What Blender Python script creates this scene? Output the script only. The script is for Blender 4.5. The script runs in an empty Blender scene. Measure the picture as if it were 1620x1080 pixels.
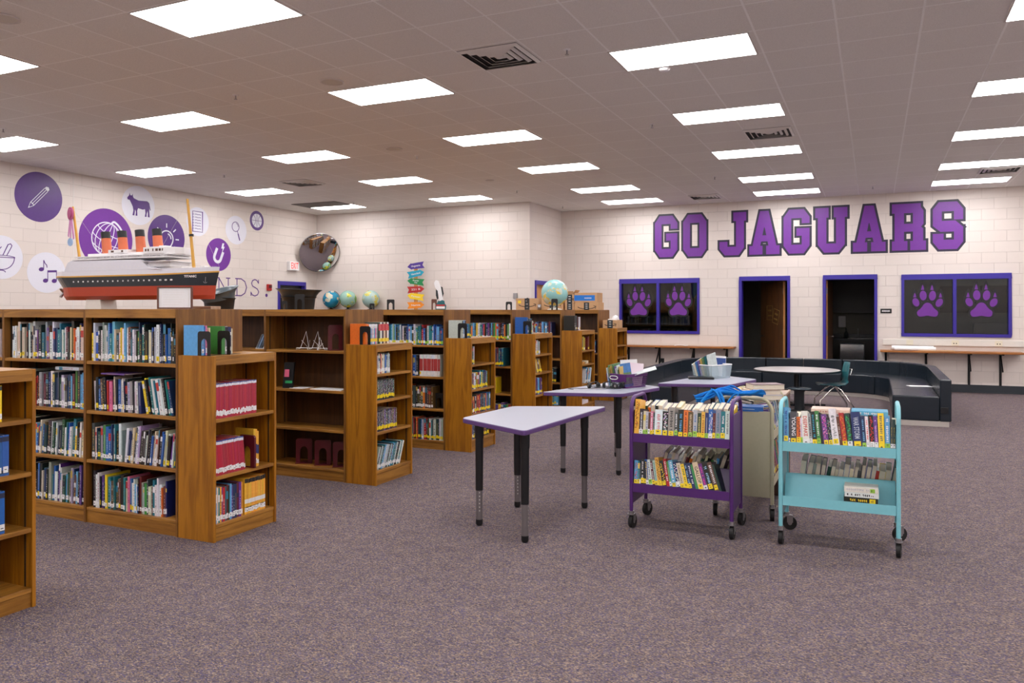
import bpy, bmesh, math, random
from mathutils import Vector, Matrix

PI = math.pi
random.seed(7)
SC = bpy.context.scene
COL = SC.collection

# ------------------------------------------------------------------ camera
YAW, FPX, EYE = 0.4296, 1252.0, 1.55
cam_data = bpy.data.cameras.new('camera')
cam = bpy.data.objects.new('camera', cam_data)
COL.objects.link(cam)
cam.location = (0, 0, EYE)
cam.rotation_euler = (PI / 2, 0, YAW)
cam_data.sensor_width = 36.0
cam_data.lens = 36.0 * FPX / 1620.0
cam_data.shift_y = -(540 - 491) / 1620.0
cam_data.clip_end = 200
SC.camera = cam

# ------------------------------------------------------------------ world, exposure
world = bpy.data.worlds.new('world')
SC.world = world
world.use_nodes = True
bg = world.node_tree.nodes['Background']
bg.inputs[0].default_value = (0.35, 0.55, 0.9, 1)
bg.inputs[1].default_value = 1.6
SC.view_settings.view_transform = 'Standard'
SC.view_settings.look = 'None'
SC.view_settings.gamma = 1
SC.view_settings.exposure = 0.0
SC.view_settings.use_curve_mapping = False
PANEL_POWER = 16.3          # emission strength of the ceiling panels

# ------------------------------------------------------------------ colour / materials
def lin(c):
    out = []
    for v in c[:3]:
        v = v / 255.0
        out.append(v / 12.92 if v <= 0.04045 else ((v + 0.055) / 1.055) ** 2.4)
    return (out[0], out[1], out[2], 1.0)

class NT:
    def __init__(self, name):
        self.m = bpy.data.materials.new(name)
        self.m.use_nodes = True
        self.t = self.m.node_tree
        self.b = self.t.nodes['Principled BSDF']
    def n(self, typ, **kw):
        nd = self.t.nodes.new(typ)
        for k, v in kw.items():
            if k in nd.inputs.keys():
                nd.inputs[k].default_value = v
            else:
                setattr(nd, k, v)
        return nd
    def l(self, a, b):
        self.t.links.new(a, b)

def mat(name, rgb, rough=0.5, metal=0.0, spec=0.5, emit=None, es=0.0, grain=0.0, gscale=40.0, bump=0.0, coat=0.0):
    x = NT(name)
    x.b.inputs['Base Color'].default_value = lin(rgb)
    x.b.inputs['Roughness'].default_value = rough
    x.b.inputs['Metallic'].default_value = metal
    x.b.inputs['Specular IOR Level'].default_value = spec
    x.b.inputs['Coat Weight'].default_value = coat
    if emit:
        x.b.inputs['Emission Color'].default_value = lin(emit)
        x.b.inputs['Emission Strength'].default_value = es
    # every surface gets a little procedural unevenness
    tc = x.n('ShaderNodeTexCoord')
    nz = x.n('ShaderNodeTexNoise', Scale=gscale, Detail=3.0)
    x.l(tc.outputs['Object'], nz.inputs['Vector'])
    if grain > 0:
        mx = x.n('ShaderNodeMix', data_type='RGBA')
        c = lin(rgb)
        mx.inputs[6].default_value = tuple(v * (1 - grain) for v in c[:3]) + (1,)
        mx.inputs[7].default_value = tuple(min(1, v * (1 + grain)) for v in c[:3]) + (1,)
        x.l(nz.outputs['Fac'], mx.inputs[0])
        x.l(mx.outputs[2], x.b.inputs['Base Color'])
    if bump > 0:
        bp = x.n('ShaderNodeBump', Strength=bump, Distance=0.004)
        x.l(nz.outputs['Fac'], bp.inputs['Height'])
        x.l(bp.outputs['Normal'], x.b.inputs['Normal'])
    return x.m

def wood(name, light, dark, axis='z', scale=1.0, rough=0.42):
    """oak: stretched noise streaks plus cathedral waves along one axis"""
    x = NT(name)
    tc = x.n('ShaderNodeTexCoord')
    mp = x.n('ShaderNodeMapping')
    s = {'z': (12, 12, 0.9), 'x': (0.9, 12, 12), 'y': (12, 0.9, 12)}[axis]
    mp.inputs['Scale'].default_value = tuple(v * scale for v in s)
    x.l(tc.outputs['Object'], mp.inputs['Vector'])
    geo = x.n('ShaderNodeObjectInfo')
    add = x.n('ShaderNodeVectorMath', operation='ADD')
    sc = x.n('ShaderNodeVectorMath', operation='SCALE')
    x.l(geo.outputs['Location'], sc.inputs[0]); sc.inputs['Scale'].default_value = 3.7
    x.l(mp.outputs[0], add.inputs[0]); x.l(sc.outputs[0], add.inputs[1])
    big = x.n('ShaderNodeTexNoise', Scale=0.9, Detail=2.0, Distortion=0.6)
    fine = x.n('ShaderNodeTexNoise', Scale=8.0, Detail=6.0, Roughness=0.75)
    x.l(add.outputs[0], big.inputs['Vector']); x.l(add.outputs[0], fine.inputs['Vector'])
    mul = x.n('ShaderNodeMath', operation='MULTIPLY'); mul.inputs[1].default_value = 26.0
    x.l(big.outputs['Fac'], mul.inputs[0])
    sn = x.n('ShaderNodeMath', operation='SINE'); x.l(mul.outputs[0], sn.inputs[0])
    mr = x.n('ShaderNodeMapRange'); mr.inputs['From Min'].default_value = -1; mr.inputs['From Max'].default_value = 1
    x.l(sn.outputs[0], mr.inputs['Value'])
    av = x.n('ShaderNodeMix'); av.inputs[0].default_value = 0.72
    x.l(mr.outputs[0], av.inputs[2]); x.l(fine.outputs['Fac'], av.inputs[3])
    ramp = x.n('ShaderNodeValToRGB')
    ramp.color_ramp.elements[0].position = 0.22; ramp.color_ramp.elements[0].color = lin(dark)
    ramp.color_ramp.elements[1].position = 0.72; ramp.color_ramp.elements[1].color = lin(light)
    x.l(av.outputs[0], ramp.inputs[0]); x.l(ramp.outputs[0], x.b.inputs['Base Color'])
    x.b.inputs['Roughness'].default_value = rough
    bp = x.n('ShaderNodeBump', Strength=0.12, Distance=0.002)
    x.l(fine.outputs['Fac'], bp.inputs['Height']); x.l(bp.outputs['Normal'], x.b.inputs['Normal'])
    return x.m

def attr_mat(name, rough=0.42):
    x = NT(name)
    a = x.n('ShaderNodeAttribute'); a.attribute_name = 'Col'
    tc = x.n('ShaderNodeTexCoord')
    nz = x.n('ShaderNodeTexNoise', Scale=60.0, Detail=2.0)
    x.l(tc.outputs['Object'], nz.inputs['Vector'])
    mr = x.n('ShaderNodeMapRange'); mr.inputs['To Min'].default_value = 0.8; mr.inputs['To Max'].default_value = 1.15
    x.l(nz.outputs['Fac'], mr.inputs['Value'])
    mx = x.n('ShaderNodeVectorMath', operation='SCALE')
    x.l(a.outputs['Color'], mx.inputs[0]); x.l(mr.outputs[0], mx.inputs['Scale'])
    x.l(mx.outputs[0], x.b.inputs['Base Color'])
    x.b.inputs['Roughness'].default_value = rough
    x.b.inputs['Coat Weight'].default_value = 0.25
    x.b.inputs['Coat Roughness'].default_value = 0.2
    return x.m

def block_wall(name, rgb, axis, gap=(208, 198, 192)):
    """painted concrete block: courses 0.203 m, blocks 0.406 m"""
    x = NT(name)
    tc = x.n('ShaderNodeTexCoord')
    sx = x.n('ShaderNodeSeparateXYZ'); x.l(tc.outputs['Object'], sx.inputs[0])
    cx = x.n('ShaderNodeCombineXYZ')
    x.l(sx.outputs['X' if axis == 'x' else 'Y'], cx.inputs['X']); x.l(sx.outputs['Z'], cx.inputs['Y'])
    br = x.n('ShaderNodeTexBrick')
    br.offset = 0.5
    br.inputs['Scale'].default_value = 1.0
    br.inputs['Brick Width'].default_value = 0.4064
    br.inputs['Row Height'].default_value = 0.2032
    br.inputs['Mortar Size'].default_value = 0.0035
    br.inputs['Mortar Smooth'].default_value = 0.6
    br.inputs['Color1'].default_value = lin(rgb)
    br.inputs['Color2'].default_value = lin(tuple(v - 4 for v in rgb))
    br.inputs['Mortar'].default_value = lin(gap)
    x.l(cx.outputs[0], br.inputs['Vector'])
    x.l(br.outputs['Color'], x.b.inputs['Base Color'])
    nz = x.n('ShaderNodeTexNoise', Scale=90.0, Detail=4.0)
    x.l(tc.outputs['Object'], nz.inputs['Vector'])
    b1 = x.n('ShaderNodeBump', Strength=0.8, Distance=0.004); b1.invert = True
    x.l(br.outputs['Fac'], b1.inputs['Height'])
    b2 = x.n('ShaderNodeBump', Strength=0.15, Distance=0.003)
    x.l(nz.outputs['Fac'], b2.inputs['Height']); x.l(b1.outputs['Normal'], b2.inputs['Normal'])
    x.l(b2.outputs['Normal'], x.b.inputs['Normal'])
    x.b.inputs['Roughness'].default_value = 0.42
    return x.m

TX, TY = 0.6205, 0.6084       # ceiling tile pitch
def ceiling_mat():
    x = NT('ceiling_tiles')
    tc = x.n('ShaderNodeTexCoord')
    mp = x.n('ShaderNodeMapping')
    mp.inputs['Location'].default_value = (5.243 + 0.0, -6.737, 0)
    x.l(tc.outputs['Object'], mp.inputs['Vector'])
    br = x.n('ShaderNodeTexBrick'); br.offset = 0.0
    br.inputs['Scale'].default_value = 1.0
    br.inputs['Brick Width'].default_value = TX
    br.inputs['Row Height'].default_value = TY
    br.inputs['Mortar Size'].default_value = 0.009
    br.inputs['Mortar Smooth'].default_value = 0.1
    br.inputs['Color1'].default_value = lin((236, 233, 229))
    br.inputs['Color2'].default_value = lin((232, 229, 225))
    br.inputs['Mortar'].default_value = lin((250, 249, 247))
    x.l(mp.outputs[0], br.inputs['Vector'])
    sp = x.n('ShaderNodeTexNoise', Scale=160.0, Detail=3.0)
    x.l(tc.outputs['Object'], sp.inputs['Vector'])
    mx = x.n('ShaderNodeMix', data_type='RGBA', blend_type='MULTIPLY'); mx.inputs[0].default_value = 1.0
    mr = x.n('ShaderNodeMapRange'); mr.inputs['From Min'].default_value = 0.3; mr.inputs['From Max'].default_value = 0.7
    mr.inputs['To Min'].default_value = 0.88; mr.inputs['To Max'].default_value = 1.04
    x.l(sp.outputs['Fac'], mr.inputs['Value'])
    x.l(br.outputs['Color'], mx.inputs[6]); x.l(mr.outputs[0], mx.inputs[7])
    x.l(mx.outputs[2], x.b.inputs['Base Color'])
    b1 = x.n('ShaderNodeBump', Strength=0.5, Distance=0.006)
    x.l(br.outputs['Fac'], b1.inputs['Height'])
    b2 = x.n('ShaderNodeBump', Strength=0.2, Distance=0.002)
    x.l(sp.outputs['Fac'], b2.inputs['Height']); x.l(b1.outputs['Normal'], b2.inputs['Normal'])
    x.l(b2.outputs['Normal'], x.b.inputs['Normal'])
    x.b.inputs['Roughness'].default_value = 0.9
    return x.m

def carpet_mat():
    x = NT('carpet')
    tc = x.n('ShaderNodeTexCoord')
    mp = x.n('ShaderNodeMapping'); x.l(tc.outputs['Object'], mp.inputs['Vector'])
    mp.inputs['Scale'].default_value = (1.0, 1.8, 1)
    mp.inputs['Rotation'].default_value = (0, 0, 0.4)
    vo = x.n('ShaderNodeTexVoronoi', Scale=118.0)
    x.l(mp.outputs[0], vo.inputs['Vector'])
    sep = x.n('ShaderNodeSeparateColor'); x.l(vo.outputs['Color'], sep.inputs[0])
    rp = x.n('ShaderNodeValToRGB'); rp.color_ramp.interpolation = 'CONSTANT'
    els = [(0.0, (100, 90, 95)), (0.22, (118, 106, 109)), (0.42, (88, 82, 110)), (0.55, (138, 117, 104)), (0.68, (109, 98, 103)),
           (0.80, (76, 69, 76)), (0.90, (154, 137, 123))]
    e = rp.color_ramp.elements
    e[0].position = 0; e[0].color = lin(els[0][1])
    e[1].position = els[1][0]; e[1].color = lin(els[1][1])
    for p, c in els[2:]:
        k = e.new(p); k.color = lin(c)
    x.l(sep.outputs[0], rp.inputs[0])
    n2 = x.n('ShaderNodeTexNoise', Scale=9.0, Detail=4.0)
    x.l(tc.outputs['Object'], n2.inputs['Vector'])
    mr = x.n('ShaderNodeMapRange'); mr.inputs['From Min'].default_value = 0.3; mr.inputs['From Max'].default_value = 0.7
    mr.inputs['To Min'].default_value = 0.9; mr.inputs['To Max'].default_value = 1.1
    x.l(n2.outputs['Fac'], mr.inputs['Value'])
    mx = x.n('ShaderNodeVectorMath', operation='SCALE')
    x.l(rp.outputs[0], mx.inputs[0]); x.l(mr.outputs[0], mx.inputs['Scale'])
    x.l(mx.outputs[0], x.b.inputs['Base Color'])
    bp = x.n('ShaderNodeBump', Strength=0.7, Distance=0.006)
    x.l(vo.outputs['Distance'], bp.inputs['Height']); x.l(bp.outputs['Normal'], x.b.inputs['Normal'])
    x.b.inputs['Roughness'].default_value = 0.95
    x.b.inputs['Specular IOR Level'].default_value = 0.1
    return x.m

def glass_mat():
    x = NT('window_glass')
    out = x.t.nodes['Material Output']
    tr = x.n('ShaderNodeBsdfTransparent'); tr.inputs[0].default_value = (0.6, 0.62, 0.6, 1)
    gl = x.n('ShaderNodeBsdfGlossy'); gl.inputs['Roughness'].default_value = 0.01
    fr = x.n('ShaderNodeFresnel'); fr.inputs[0].default_value = 1.6
    mx = x.n('ShaderNodeMixShader')
    x.l(fr.outputs[0], mx.inputs[0]); x.l(tr.outputs[0], mx.inputs[1]); x.l(gl.outputs[0], mx.inputs[2])
    x.l(mx.outputs[0], out.inputs['Surface'])
    return x.m

def clear_plastic():
    x = NT('clear_plastic')
    out = x.t.nodes['Material Output']
    tr = x.n('ShaderNodeBsdfTransparent'); tr.inputs[0].default_value = (0.86, 0.9, 0.92, 1)
    gl = x.n('ShaderNodeBsdfPrincipled'); gl.inputs['Base Color'].default_value = lin((210, 222, 230)); gl.inputs['Roughness'].default_value = 0.2
    mx = x.n('ShaderNodeMixShader'); mx.inputs[0].default_value = 0.27
    x.l(tr.outputs[0], mx.inputs[1]); x.l(gl.outputs[0], mx.inputs[2]); x.l(mx.outputs[0], out.inputs['Surface'])
    return x.m

def globe_mat(name, sea, land1, land2, seed):
    x = NT(name)
    tc = x.n('ShaderNodeTexCoord')
    mp = x.n('ShaderNodeMapping'); mp.inputs['Location'].default_value = (seed * 3.1, seed * 1.7, seed)
    x.l(tc.outputs['Object'], mp.inputs['Vector'])
    nz = x.n('ShaderNodeTexNoise', Scale=5.0, Detail=5.0, Roughness=0.55); x.l(mp.outputs[0], nz.inputs['Vector'])
    n2 = x.n('ShaderNodeTexNoise', Scale=11.0, Detail=2.0); x.l(mp.outputs[0], n2.inputs['Vector'])
    land = x.n('ShaderNodeMix', data_type='RGBA'); land.inputs[6].default_value = lin(land1); land.inputs[7].default_value = lin(land2)
    gt2 = x.n('ShaderNodeMath', operation='GREATER_THAN'); gt2.inputs[1].default_value = 0.5; x.l(n2.outputs['Fac'], gt2.inputs[0])
    x.l(gt2.outputs[0], land.inputs[0])
    gt = x.n('ShaderNodeMath', operation='GREATER_THAN'); gt.inputs[1].default_value = 0.53; x.l(nz.outputs['Fac'], gt.inputs[0])
    mx = x.n('ShaderNodeMix', data_type='RGBA'); mx.inputs[6].default_value = lin(sea)
    x.l(gt.outputs[0], mx.inputs[0]); x.l(land.outputs[2], mx.inputs[7])
    x.l(mx.outputs[2], x.b.inputs['Base Color'])
    x.b.inputs['Roughness'].default_value = 0.25
    return x.m

def leather_mat():
    x = NT('black_vinyl')
    x.b.inputs['Base Color'].default_value = lin((28, 37, 46))
    x.b.inputs['Roughness'].default_value = 0.27
    tc = x.n('ShaderNodeTexCoord')
    n1 = x.n('ShaderNodeTexNoise', Scale=4.0, Detail=3.0); x.l(tc.outputs['Object'], n1.inputs['Vector'])
    n2 = x.n('ShaderNodeTexVoronoi', Scale=260.0); x.l(tc.outputs['Object'], n2.inputs['Vector'])
    b1 = x.n('ShaderNodeBump', Strength=0.25, Distance=0.03); x.l(n1.outputs['Fac'], b1.inputs['Height'])
    b2 = x.n('ShaderNodeBump', Strength=0.1, Distance=0.001); x.l(n2.outputs['Distance'], b2.inputs['Height'])
    x.l(b1.outputs['Normal'], b2.inputs['Normal']); x.l(b2.outputs['Normal'], x.b.inputs['Normal'])
    return x.m

M = dict(
    wall_x=block_wall('painted_block_wall', (226, 216, 210), 'x'),
    wall_y=block_wall('painted_block_wall_side', (226, 216, 210), 'y'),
    ceil=ceiling_mat(), carpet=carpet_mat(), glass=glass_mat(), clear=clear_plastic(), vinyl=leather_mat(),
    oak=wood('oak_vertical', (176, 116, 22), (126, 74, 6)),
    oak_tall=wood('oak_brown_vertical', (140, 94, 38), (96, 58, 18)),  # browner tone for the tall bookcases
    oak_x=wood('oak_lengthwise', (172, 120, 48), (116, 72, 20), 'x'),
    oak_y=wood('oak_crosswise', (172, 112, 50), (122, 72, 28), 'y'),
    oak_dark=wood('oak_interior_shaded', (84, 52, 24), (58, 34, 14)),  # shade inside the tall cases put into a darker oak
    door_wood=wood('door_wood', (92, 58, 30), (62, 38, 20)),
    door_edge=wood('door_edge_wood', (214, 156, 92), (180, 122, 66)),
    counter=wood('counter_wood', (176, 112, 52), (132, 78, 34), 'x'),
    brown=wood('walnut_laminate', (92, 66, 56), (60, 42, 36)),
    walnut_top=wood('laminate_top', (176, 150, 128), (150, 124, 104), 'x'),
    light=mat('lit_diffuser', (255, 255, 255), 0.5, emit=(255, 252, 251), es=PANEL_POWER),
    lframe=mat('fixture_frame', (214, 208, 204), 0.5),
    purple_frame=mat('purple_frame_paint', (54, 40, 150), 0.35, grain=0.06),
    purple=mat('purple_wall_paint', (112, 46, 150), 0.4, grain=0.08, gscale=12, bump=0.1),
    purple_d=mat('dark_purple_paint', (84, 40, 128), 0.4, grain=0.1, gscale=12, bump=0.1),
    outline=mat('black_wall_paint', (44, 40, 62), 0.45, grain=0.08),
    lilac=mat('pale_lilac_decal', (226, 226, 238), 0.4, grain=0.02),
    white=mat('white_paint', (236, 234, 236), 0.45, grain=0.03),
    offwhite=mat('off_white', (222, 218, 212), 0.5, grain=0.05),
    black=mat('black_plastic', (18, 19, 22), 0.38, grain=0.1, bump=0.03),
    blackm=mat('black_metal', (22, 23, 26), 0.35, metal=0.3, grain=0.1),
    black_rubber=mat('black_rubber', (22, 22, 23), 0.6, grain=0.15),
    baseboard=mat('baseboard_rubber', (42, 48, 56), 0.5, grain=0.08),
    steel=mat('brushed_steel', (168, 166, 168), 0.32, metal=0.9, grain=0.08, gscale=80),
    alu=mat('aluminium_strip', (206, 200, 194), 0.35, metal=0.5, grain=0.05),
    chrome=mat('chrome', (225, 222, 220), 0.12, metal=1.0),
    greyleg=mat('grey_leg_metal', (128, 122, 124), 0.38, metal=0.55, grain=0.05),
    ttop=mat('pale_grey_laminate', (172, 176, 192), 0.28, grain=0.03, gscale=6),
    tedge=mat('purple_edge_band', (92, 62, 120), 0.4, grain=0.05),
    rtop=mat('beige_laminate', (196, 190, 190), 0.3, grain=0.03),
    cpurple=mat('purple_cart_paint', (80, 38, 108), 0.35, grain=0.1, gscale=20),
    cbeige=mat('beige_cart_paint', (184, 176, 148), 0.4, grain=0.05),
    cteal=mat('turquoise_cart_paint', (128, 198, 210), 0.35, grain=0.04),
    teal=mat('teal_plastic', (30, 100, 108), 0.3, grain=0.06),
    maroon=mat('maroon_enamel', (92, 24, 34), 0.35, grain=0.08),
    cardboard=mat('cardboard', (192, 152, 112), 0.75, grain=0.08, gscale=25),
    tape=mat('dark_tape', (34, 44, 52), 0.35, grain=0.15),
    blue=mat('bright_blue_print', (24, 116, 206), 0.4, grain=0.05),
    bluecloth=mat('blue_ribbon_cloth', (8, 138, 228), 0.55, grain=0.1, bump=0.2),
    yellow=mat('yellow_paper', (244, 208, 40), 0.5, grain=0.04),
    red=mat('red_paint', (186, 34, 36), 0.4, grain=0.06),
    redhull=mat('red_hull_paint', (176, 66, 42), 0.4, grain=0.06, gscale=8),
    hullblack=mat('black_hull_paint', (34, 40, 46), 0.3, grain=0.06),
    hullwhite=mat('white_hull_paint', (222, 222, 232), 0.4, grain=0.03),
    gold=mat('golden_paint', (214, 160, 66), 0.4, grain=0.06),
    funnel=mat('orange_funnel_paint', (214, 112, 74), 0.4, grain=0.05),
    cream=mat('cream_trim', (226, 220, 200), 0.5, grain=0.04),
    pink=mat('pink_ribbon', (206, 140, 190), 0.5, grain=0.08),
    rose=mat('rose_ribbon', (180, 84, 130), 0.5, grain=0.08),
    paleblue=mat('pale_blue_badge', (150, 180, 220), 0.4, grain=0.1),
    orange=mat('orange_paint', (240, 146, 34), 0.4, grain=0.05),
    green=mat('green_paint', (22, 136, 76), 0.4, grain=0.05),
    cyan=mat('cyan_paint', (20, 160, 192), 0.4, grain=0.05),
    yellowp=mat('yellow_paint', (248, 214, 30), 0.4, grain=0.04),
    violet=mat('violet_paint', (78, 50, 150), 0.4, grain=0.05),
    basket=mat('purple_basket_plastic', (92, 40, 108), 0.35, grain=0.06),
    exitred=mat('exit_lettering', (224, 60, 50), 0.5, emit=(255, 60, 40), es=0.8),
    mirror=mat('convex_mirror_glass', (235, 235, 238), 0.02, metal=1.0),
    page=mat('book_pages', (222, 210, 190), 0.8, grain=0.12, gscale=200),
    standard=mat('bronze_shelf_standard', (64, 50, 36), .5, metal=.3, grain=.3, gscale=120),
    dark=mat('interior_paint_shaded', (128, 124, 114), 0.6, grain=0.06),  # wall colour darkened so the rooms behind read as unlit
    darkcab=mat('dark_cabinet_laminate', (38, 32, 30), 0.4, grain=0.08),
    paper=mat('white_paper', (238, 238, 240), 0.6, grain=0.03),
    vent=mat('vent_metal', (226, 222, 218), 0.45, grain=0.05),
    ventdark=mat('vent_shadow_duct', (42, 38, 38), 0.7, grain=0.1),
    speaker=mat('speaker_grille', (206, 200, 190), 0.7, grain=0.1, gscale=200),
    redbrown=mat('brown_frame', (104, 66, 54), 0.4, grain=0.1),
    charc=mat('charcoal_plastic', (30, 36, 40), 0.35, grain=0.08),
    book=attr_mat('book_cover'), sticker=attr_mat('spine_sticker_paper', 0.5),
    globe_a=globe_mat('globe_blue_print', (36, 140, 178), (226, 206, 170), (200, 210, 190), 1.0),
    globe_b=globe_mat('globe_green_print', (150, 190, 176), (214, 206, 70), (110, 160, 90), 2.3),
    globe_c=globe_mat('globe_pale_print', (166, 200, 196), (206, 200, 90), (190, 210, 200), 4.1),
    globe_d=globe_mat('globe_large_print', (150, 204, 204), (236, 206, 90), (206, 216, 200), 6.2),
)

# ------------------------------------------------------------------ mesh builder
class MB:
    def __init__(self):
        self.v = []; self.f = []; self.mi = []; self.sm = []; self.col = []
        self.T = None
    def _add(self, verts, faces, m=0, smooth=False, col=None):
        o = len(self.v)
        if self.T is not None:
            verts = [self.T @ Vector(p) for p in verts]
        self.v += [tuple(p) for p in verts]
        for f in faces:
            self.f.append([i + o for i in f]); self.mi.append(m); self.sm.append(smooth); self.col.append(col)
        return self
    def box(self, x0, x1, y0, y1, z0, z1, m=0, col=None):
        v = [(x0, y0, z0), (x1, y0, z0), (x1, y1, z0), (x0, y1, z0), (x0, y0, z1), (x1, y0, z1), (x1, y1, z1), (x0, y1, z1)]
        f = [(0, 3, 2, 1), (4, 5, 6, 7), (0, 1, 5, 4), (1, 2, 6, 5), (2, 3, 7, 6), (3, 0, 4, 7)]
        return self._add(v, f, m, False, col)
    def obox(self, c, ax, ay, az, m=0, col=None):
        """oriented box: centre and three half-extent vectors"""
        c, ax, ay, az = Vector(c), Vector(ax), Vector(ay), Vector(az)
        v = []
        for k in (-1, 1):
            for (i, j) in ((-1, -1), (1, -1), (1, 1), (-1, 1)):
                v.append(c + ax * i + ay * j + az * k)
        f = [(0, 3, 2, 1), (4, 5, 6, 7), (0, 1, 5, 4), (1, 2, 6, 5), (2, 3, 7, 6), (3, 0, 4, 7)]
        return self._add(v, f, m, False, col)
    def prism(self, poly, z0, z1, m=0, plane='xy', smooth=False, col=None):
        """extrude a 2-D polygon. plane xy: up z. plane xz: poly is (x,z), extrudes y z0..z1. plane yz: (y,z), extrudes x"""
        n = len(poly)
        if plane == 'xy': P = lambda a, b, h: (a, b, h)
        elif plane == 'xz': P = lambda a, b, h: (a, h, b)
        else: P = lambda a, b, h: (h, a, b)
        v = [P(a, b, z0) for a, b in poly] + [P(a, b, z1) for a, b in poly]
        f = [list(range(n))[::-1], [i + n for i in range(n)]]
        f += [(i, (i + 1) % n, (i + 1) % n + n, i + n) for i in range(n)]
        o = len(self.f)
        self._add(v, f, m, False, col)
        if smooth:
            for i in range(o + 2, len(self.f)): self.sm[i] = True
        return self
    def cyl(self, p0, p1, r0, r1=None, n=12, m=0, caps=True, col=None):
        p0, p1 = Vector(p0), Vector(p1)
        r1 = r0 if r1 is None else r1
        d = (p1 - p0).normalized()
        a = d.orthogonal().normalized(); b = d.cross(a)
        v = []
        for p, r in ((p0, r0), (p1, r1)):
            for i in range(n):
                t = 2 * PI * i / n
                v.append(p + a * (r * math.cos(t)) + b * (r * math.sin(t)))
        self._add(v, [(i, (i + 1) % n, (i + 1) % n + n, i + n) for i in range(n)], m, True, col)
        if caps:
            self._add(v[:n], [list(range(n))[::-1]], m, False, col)
            self._add(v[n:], [list(range(n))], m, False, col)
        return self
    def tube(self, pts, r, n=8, m=0, closed=False):
        pts = [Vector(p) for p in pts]
        N = len(pts); rings = []
        up = None
        for i, p in enumerate(pts):
            if closed: d = (pts[(i + 1) % N] - pts[i - 1]).normalized()
            else: d = (pts[min(i + 1, N - 1)] - pts[max(i - 1, 0)]).normalized()
            if up is None: a = d.orthogonal().normalized()
            else:
                a = (up - d * up.dot(d))
                a = a.normalized() if a.length > 1e-6 else d.orthogonal().normalized()
            up = a; b = d.cross(a)
            rr = r[i] if isinstance(r, (list, tuple)) else r
            rings.append([p + a * (rr * math.cos(2 * PI * k / n)) + b * (rr * math.sin(2 * PI * k / n)) for k in range(n)])
        v = [q for g in rings for q in g]
        f = []
        for i in range(N if closed else N - 1):
            j = (i + 1) % N
            for k in range(n):
                f.append((i * n + k, i * n + (k + 1) % n, j * n + (k + 1) % n, j * n + k))
        self._add(v, f, m, True)
        if not closed:
            self._add(rings[0], [list(range(n))[::-1]], m); self._add(rings[-1], [list(range(n))], m)
        return self
    def lathe(self, prof, c=(0, 0, 0), n=24, m=0):
        """profile (r,z) revolved about z"""
        v = []; f = []
        for r, z in prof:
            for k in range(n):
                t = 2 * PI * k / n
                v.append((c[0] + r * math.cos(t), c[1] + r * math.sin(t), c[2] + z))
        for i in range(len(prof) - 1):
            for k in range(n):
                f.append((i * n + k, i * n + (k + 1) % n, (i + 1) * n + (k + 1) % n, (i + 1) * n + k))
        return self._add(v, f, m, True)
    def sphere(self, c, r, n=24, m=0, sz=1.0):
        prof = [(max(1e-4, r * math.sin(PI * i / (n // 2))), -r * sz * math.cos(PI * i / (n // 2))) for i in range(n // 2 + 1)]
        return self.lathe(prof, c, n, m)
    # ---- flat drawing on a wall: x = across, z = up, depth layers towards -y
    def poly(self, pts, layer=1, m=0, th=0.0015):
        return self.prism(pts, -th * layer, -th * (layer - 1), m, 'xz')
    def disc(self, c, r, layer=1, m=0, n=48, rz=None):
        rz = r if rz is None else rz
        return self.poly([(c[0] + r * math.cos(2 * PI * i / n), c[1] + rz * math.sin(2 * PI * i / n)) for i in range(n)], layer, m)
    def stroke(self, pts, w, layer=2, m=0, closed=False, th=0.0015):
        self.k = getattr(self, 'k', 0) + 1; layer = layer + .04 * (self.k % 12)
        P = [Vector((a, b)) for a, b in pts]
        N = len(P)
        L = []; R = []
        for i in range(N):
            if closed: a, b = P[i - 1], P[(i + 1) % N]
            else: a, b = P[max(i - 1, 0)], P[min(i + 1, N - 1)]
            d = (b - a)
            d = d.normalized() if d.length > 1e-9 else Vector((1, 0))
            nn = Vector((-d.y, d.x))
            k = 1.0
            if 0 < i < N - 1 or closed:
                e = (P[(i + 1) % N] - P[i])
                if e.length > 1e-9:
                    e.normalize(); cc = abs(e.dot(d)); k = 1 / max(cc, 0.5)
            L.append(P[i] + nn * w / 2 * k); R.append(P[i] - nn * w / 2 * k)
        y0, y1 = -th * layer, -th * (int(layer) - 1)
        v = [(p.x, y0, p.y) for p in L] + [(p.x, y0, p.y) for p in R] + [(p.x, y1, p.y) for p in L] + [(p.x, y1, p.y) for p in R]
        f = []
        for i in range(N if closed else N - 1):
            j = (i + 1) % N
            f += [(i, j, N + j, N + i), (2 * N + i, 3 * N + i, 3 * N + j, 2 * N + j), (i, 2 * N + i, 2 * N + j, j), (N + i, N + j, 3 * N + j, 3 * N + i)]
        if not closed:
            f += [(0, N, 3 * N, 2 * N), (N - 1, 3 * N - 1, 4 * N - 1, 2 * N - 1)]
        return self._add(v, f, m)
    def build(self, name, mats, parent=None, loc=(0, 0, 0), rot=0.0, bevel=0.0, segs=2):
        me = bpy.data.meshes.new(name)
        me.from_pydata(self.v, [], self.f)
        if not isinstance(mats, (list, tuple)): mats = [mats]
        for m in mats: me.materials.append(m)
        me.polygons.foreach_set('material_index', self.mi)
        me.polygons.foreach_set('use_smooth', self.sm)
        if any(c is not None for c in self.col):
            at = me.color_attributes.new('Col', 'FLOAT_COLOR', 'CORNER')
            buf = []
            for f, c in zip(self.f, self.col):
                c = c or (0.5, 0.5, 0.5, 1)
                buf += list(c) * len(f)
            at.data.foreach_set('color', buf)
        me.update()
        bm = bmesh.new(); bm.from_mesh(me)
        if bevel: bmesh.ops.remove_doubles(bm, verts=bm.verts, dist=1e-6)
        bmesh.ops.recalc_face_normals(bm, faces=bm.faces)
        bm.to_mesh(me); bm.free()
        o = bpy.data.objects.new(name, me)
        COL.objects.link(o)
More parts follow.
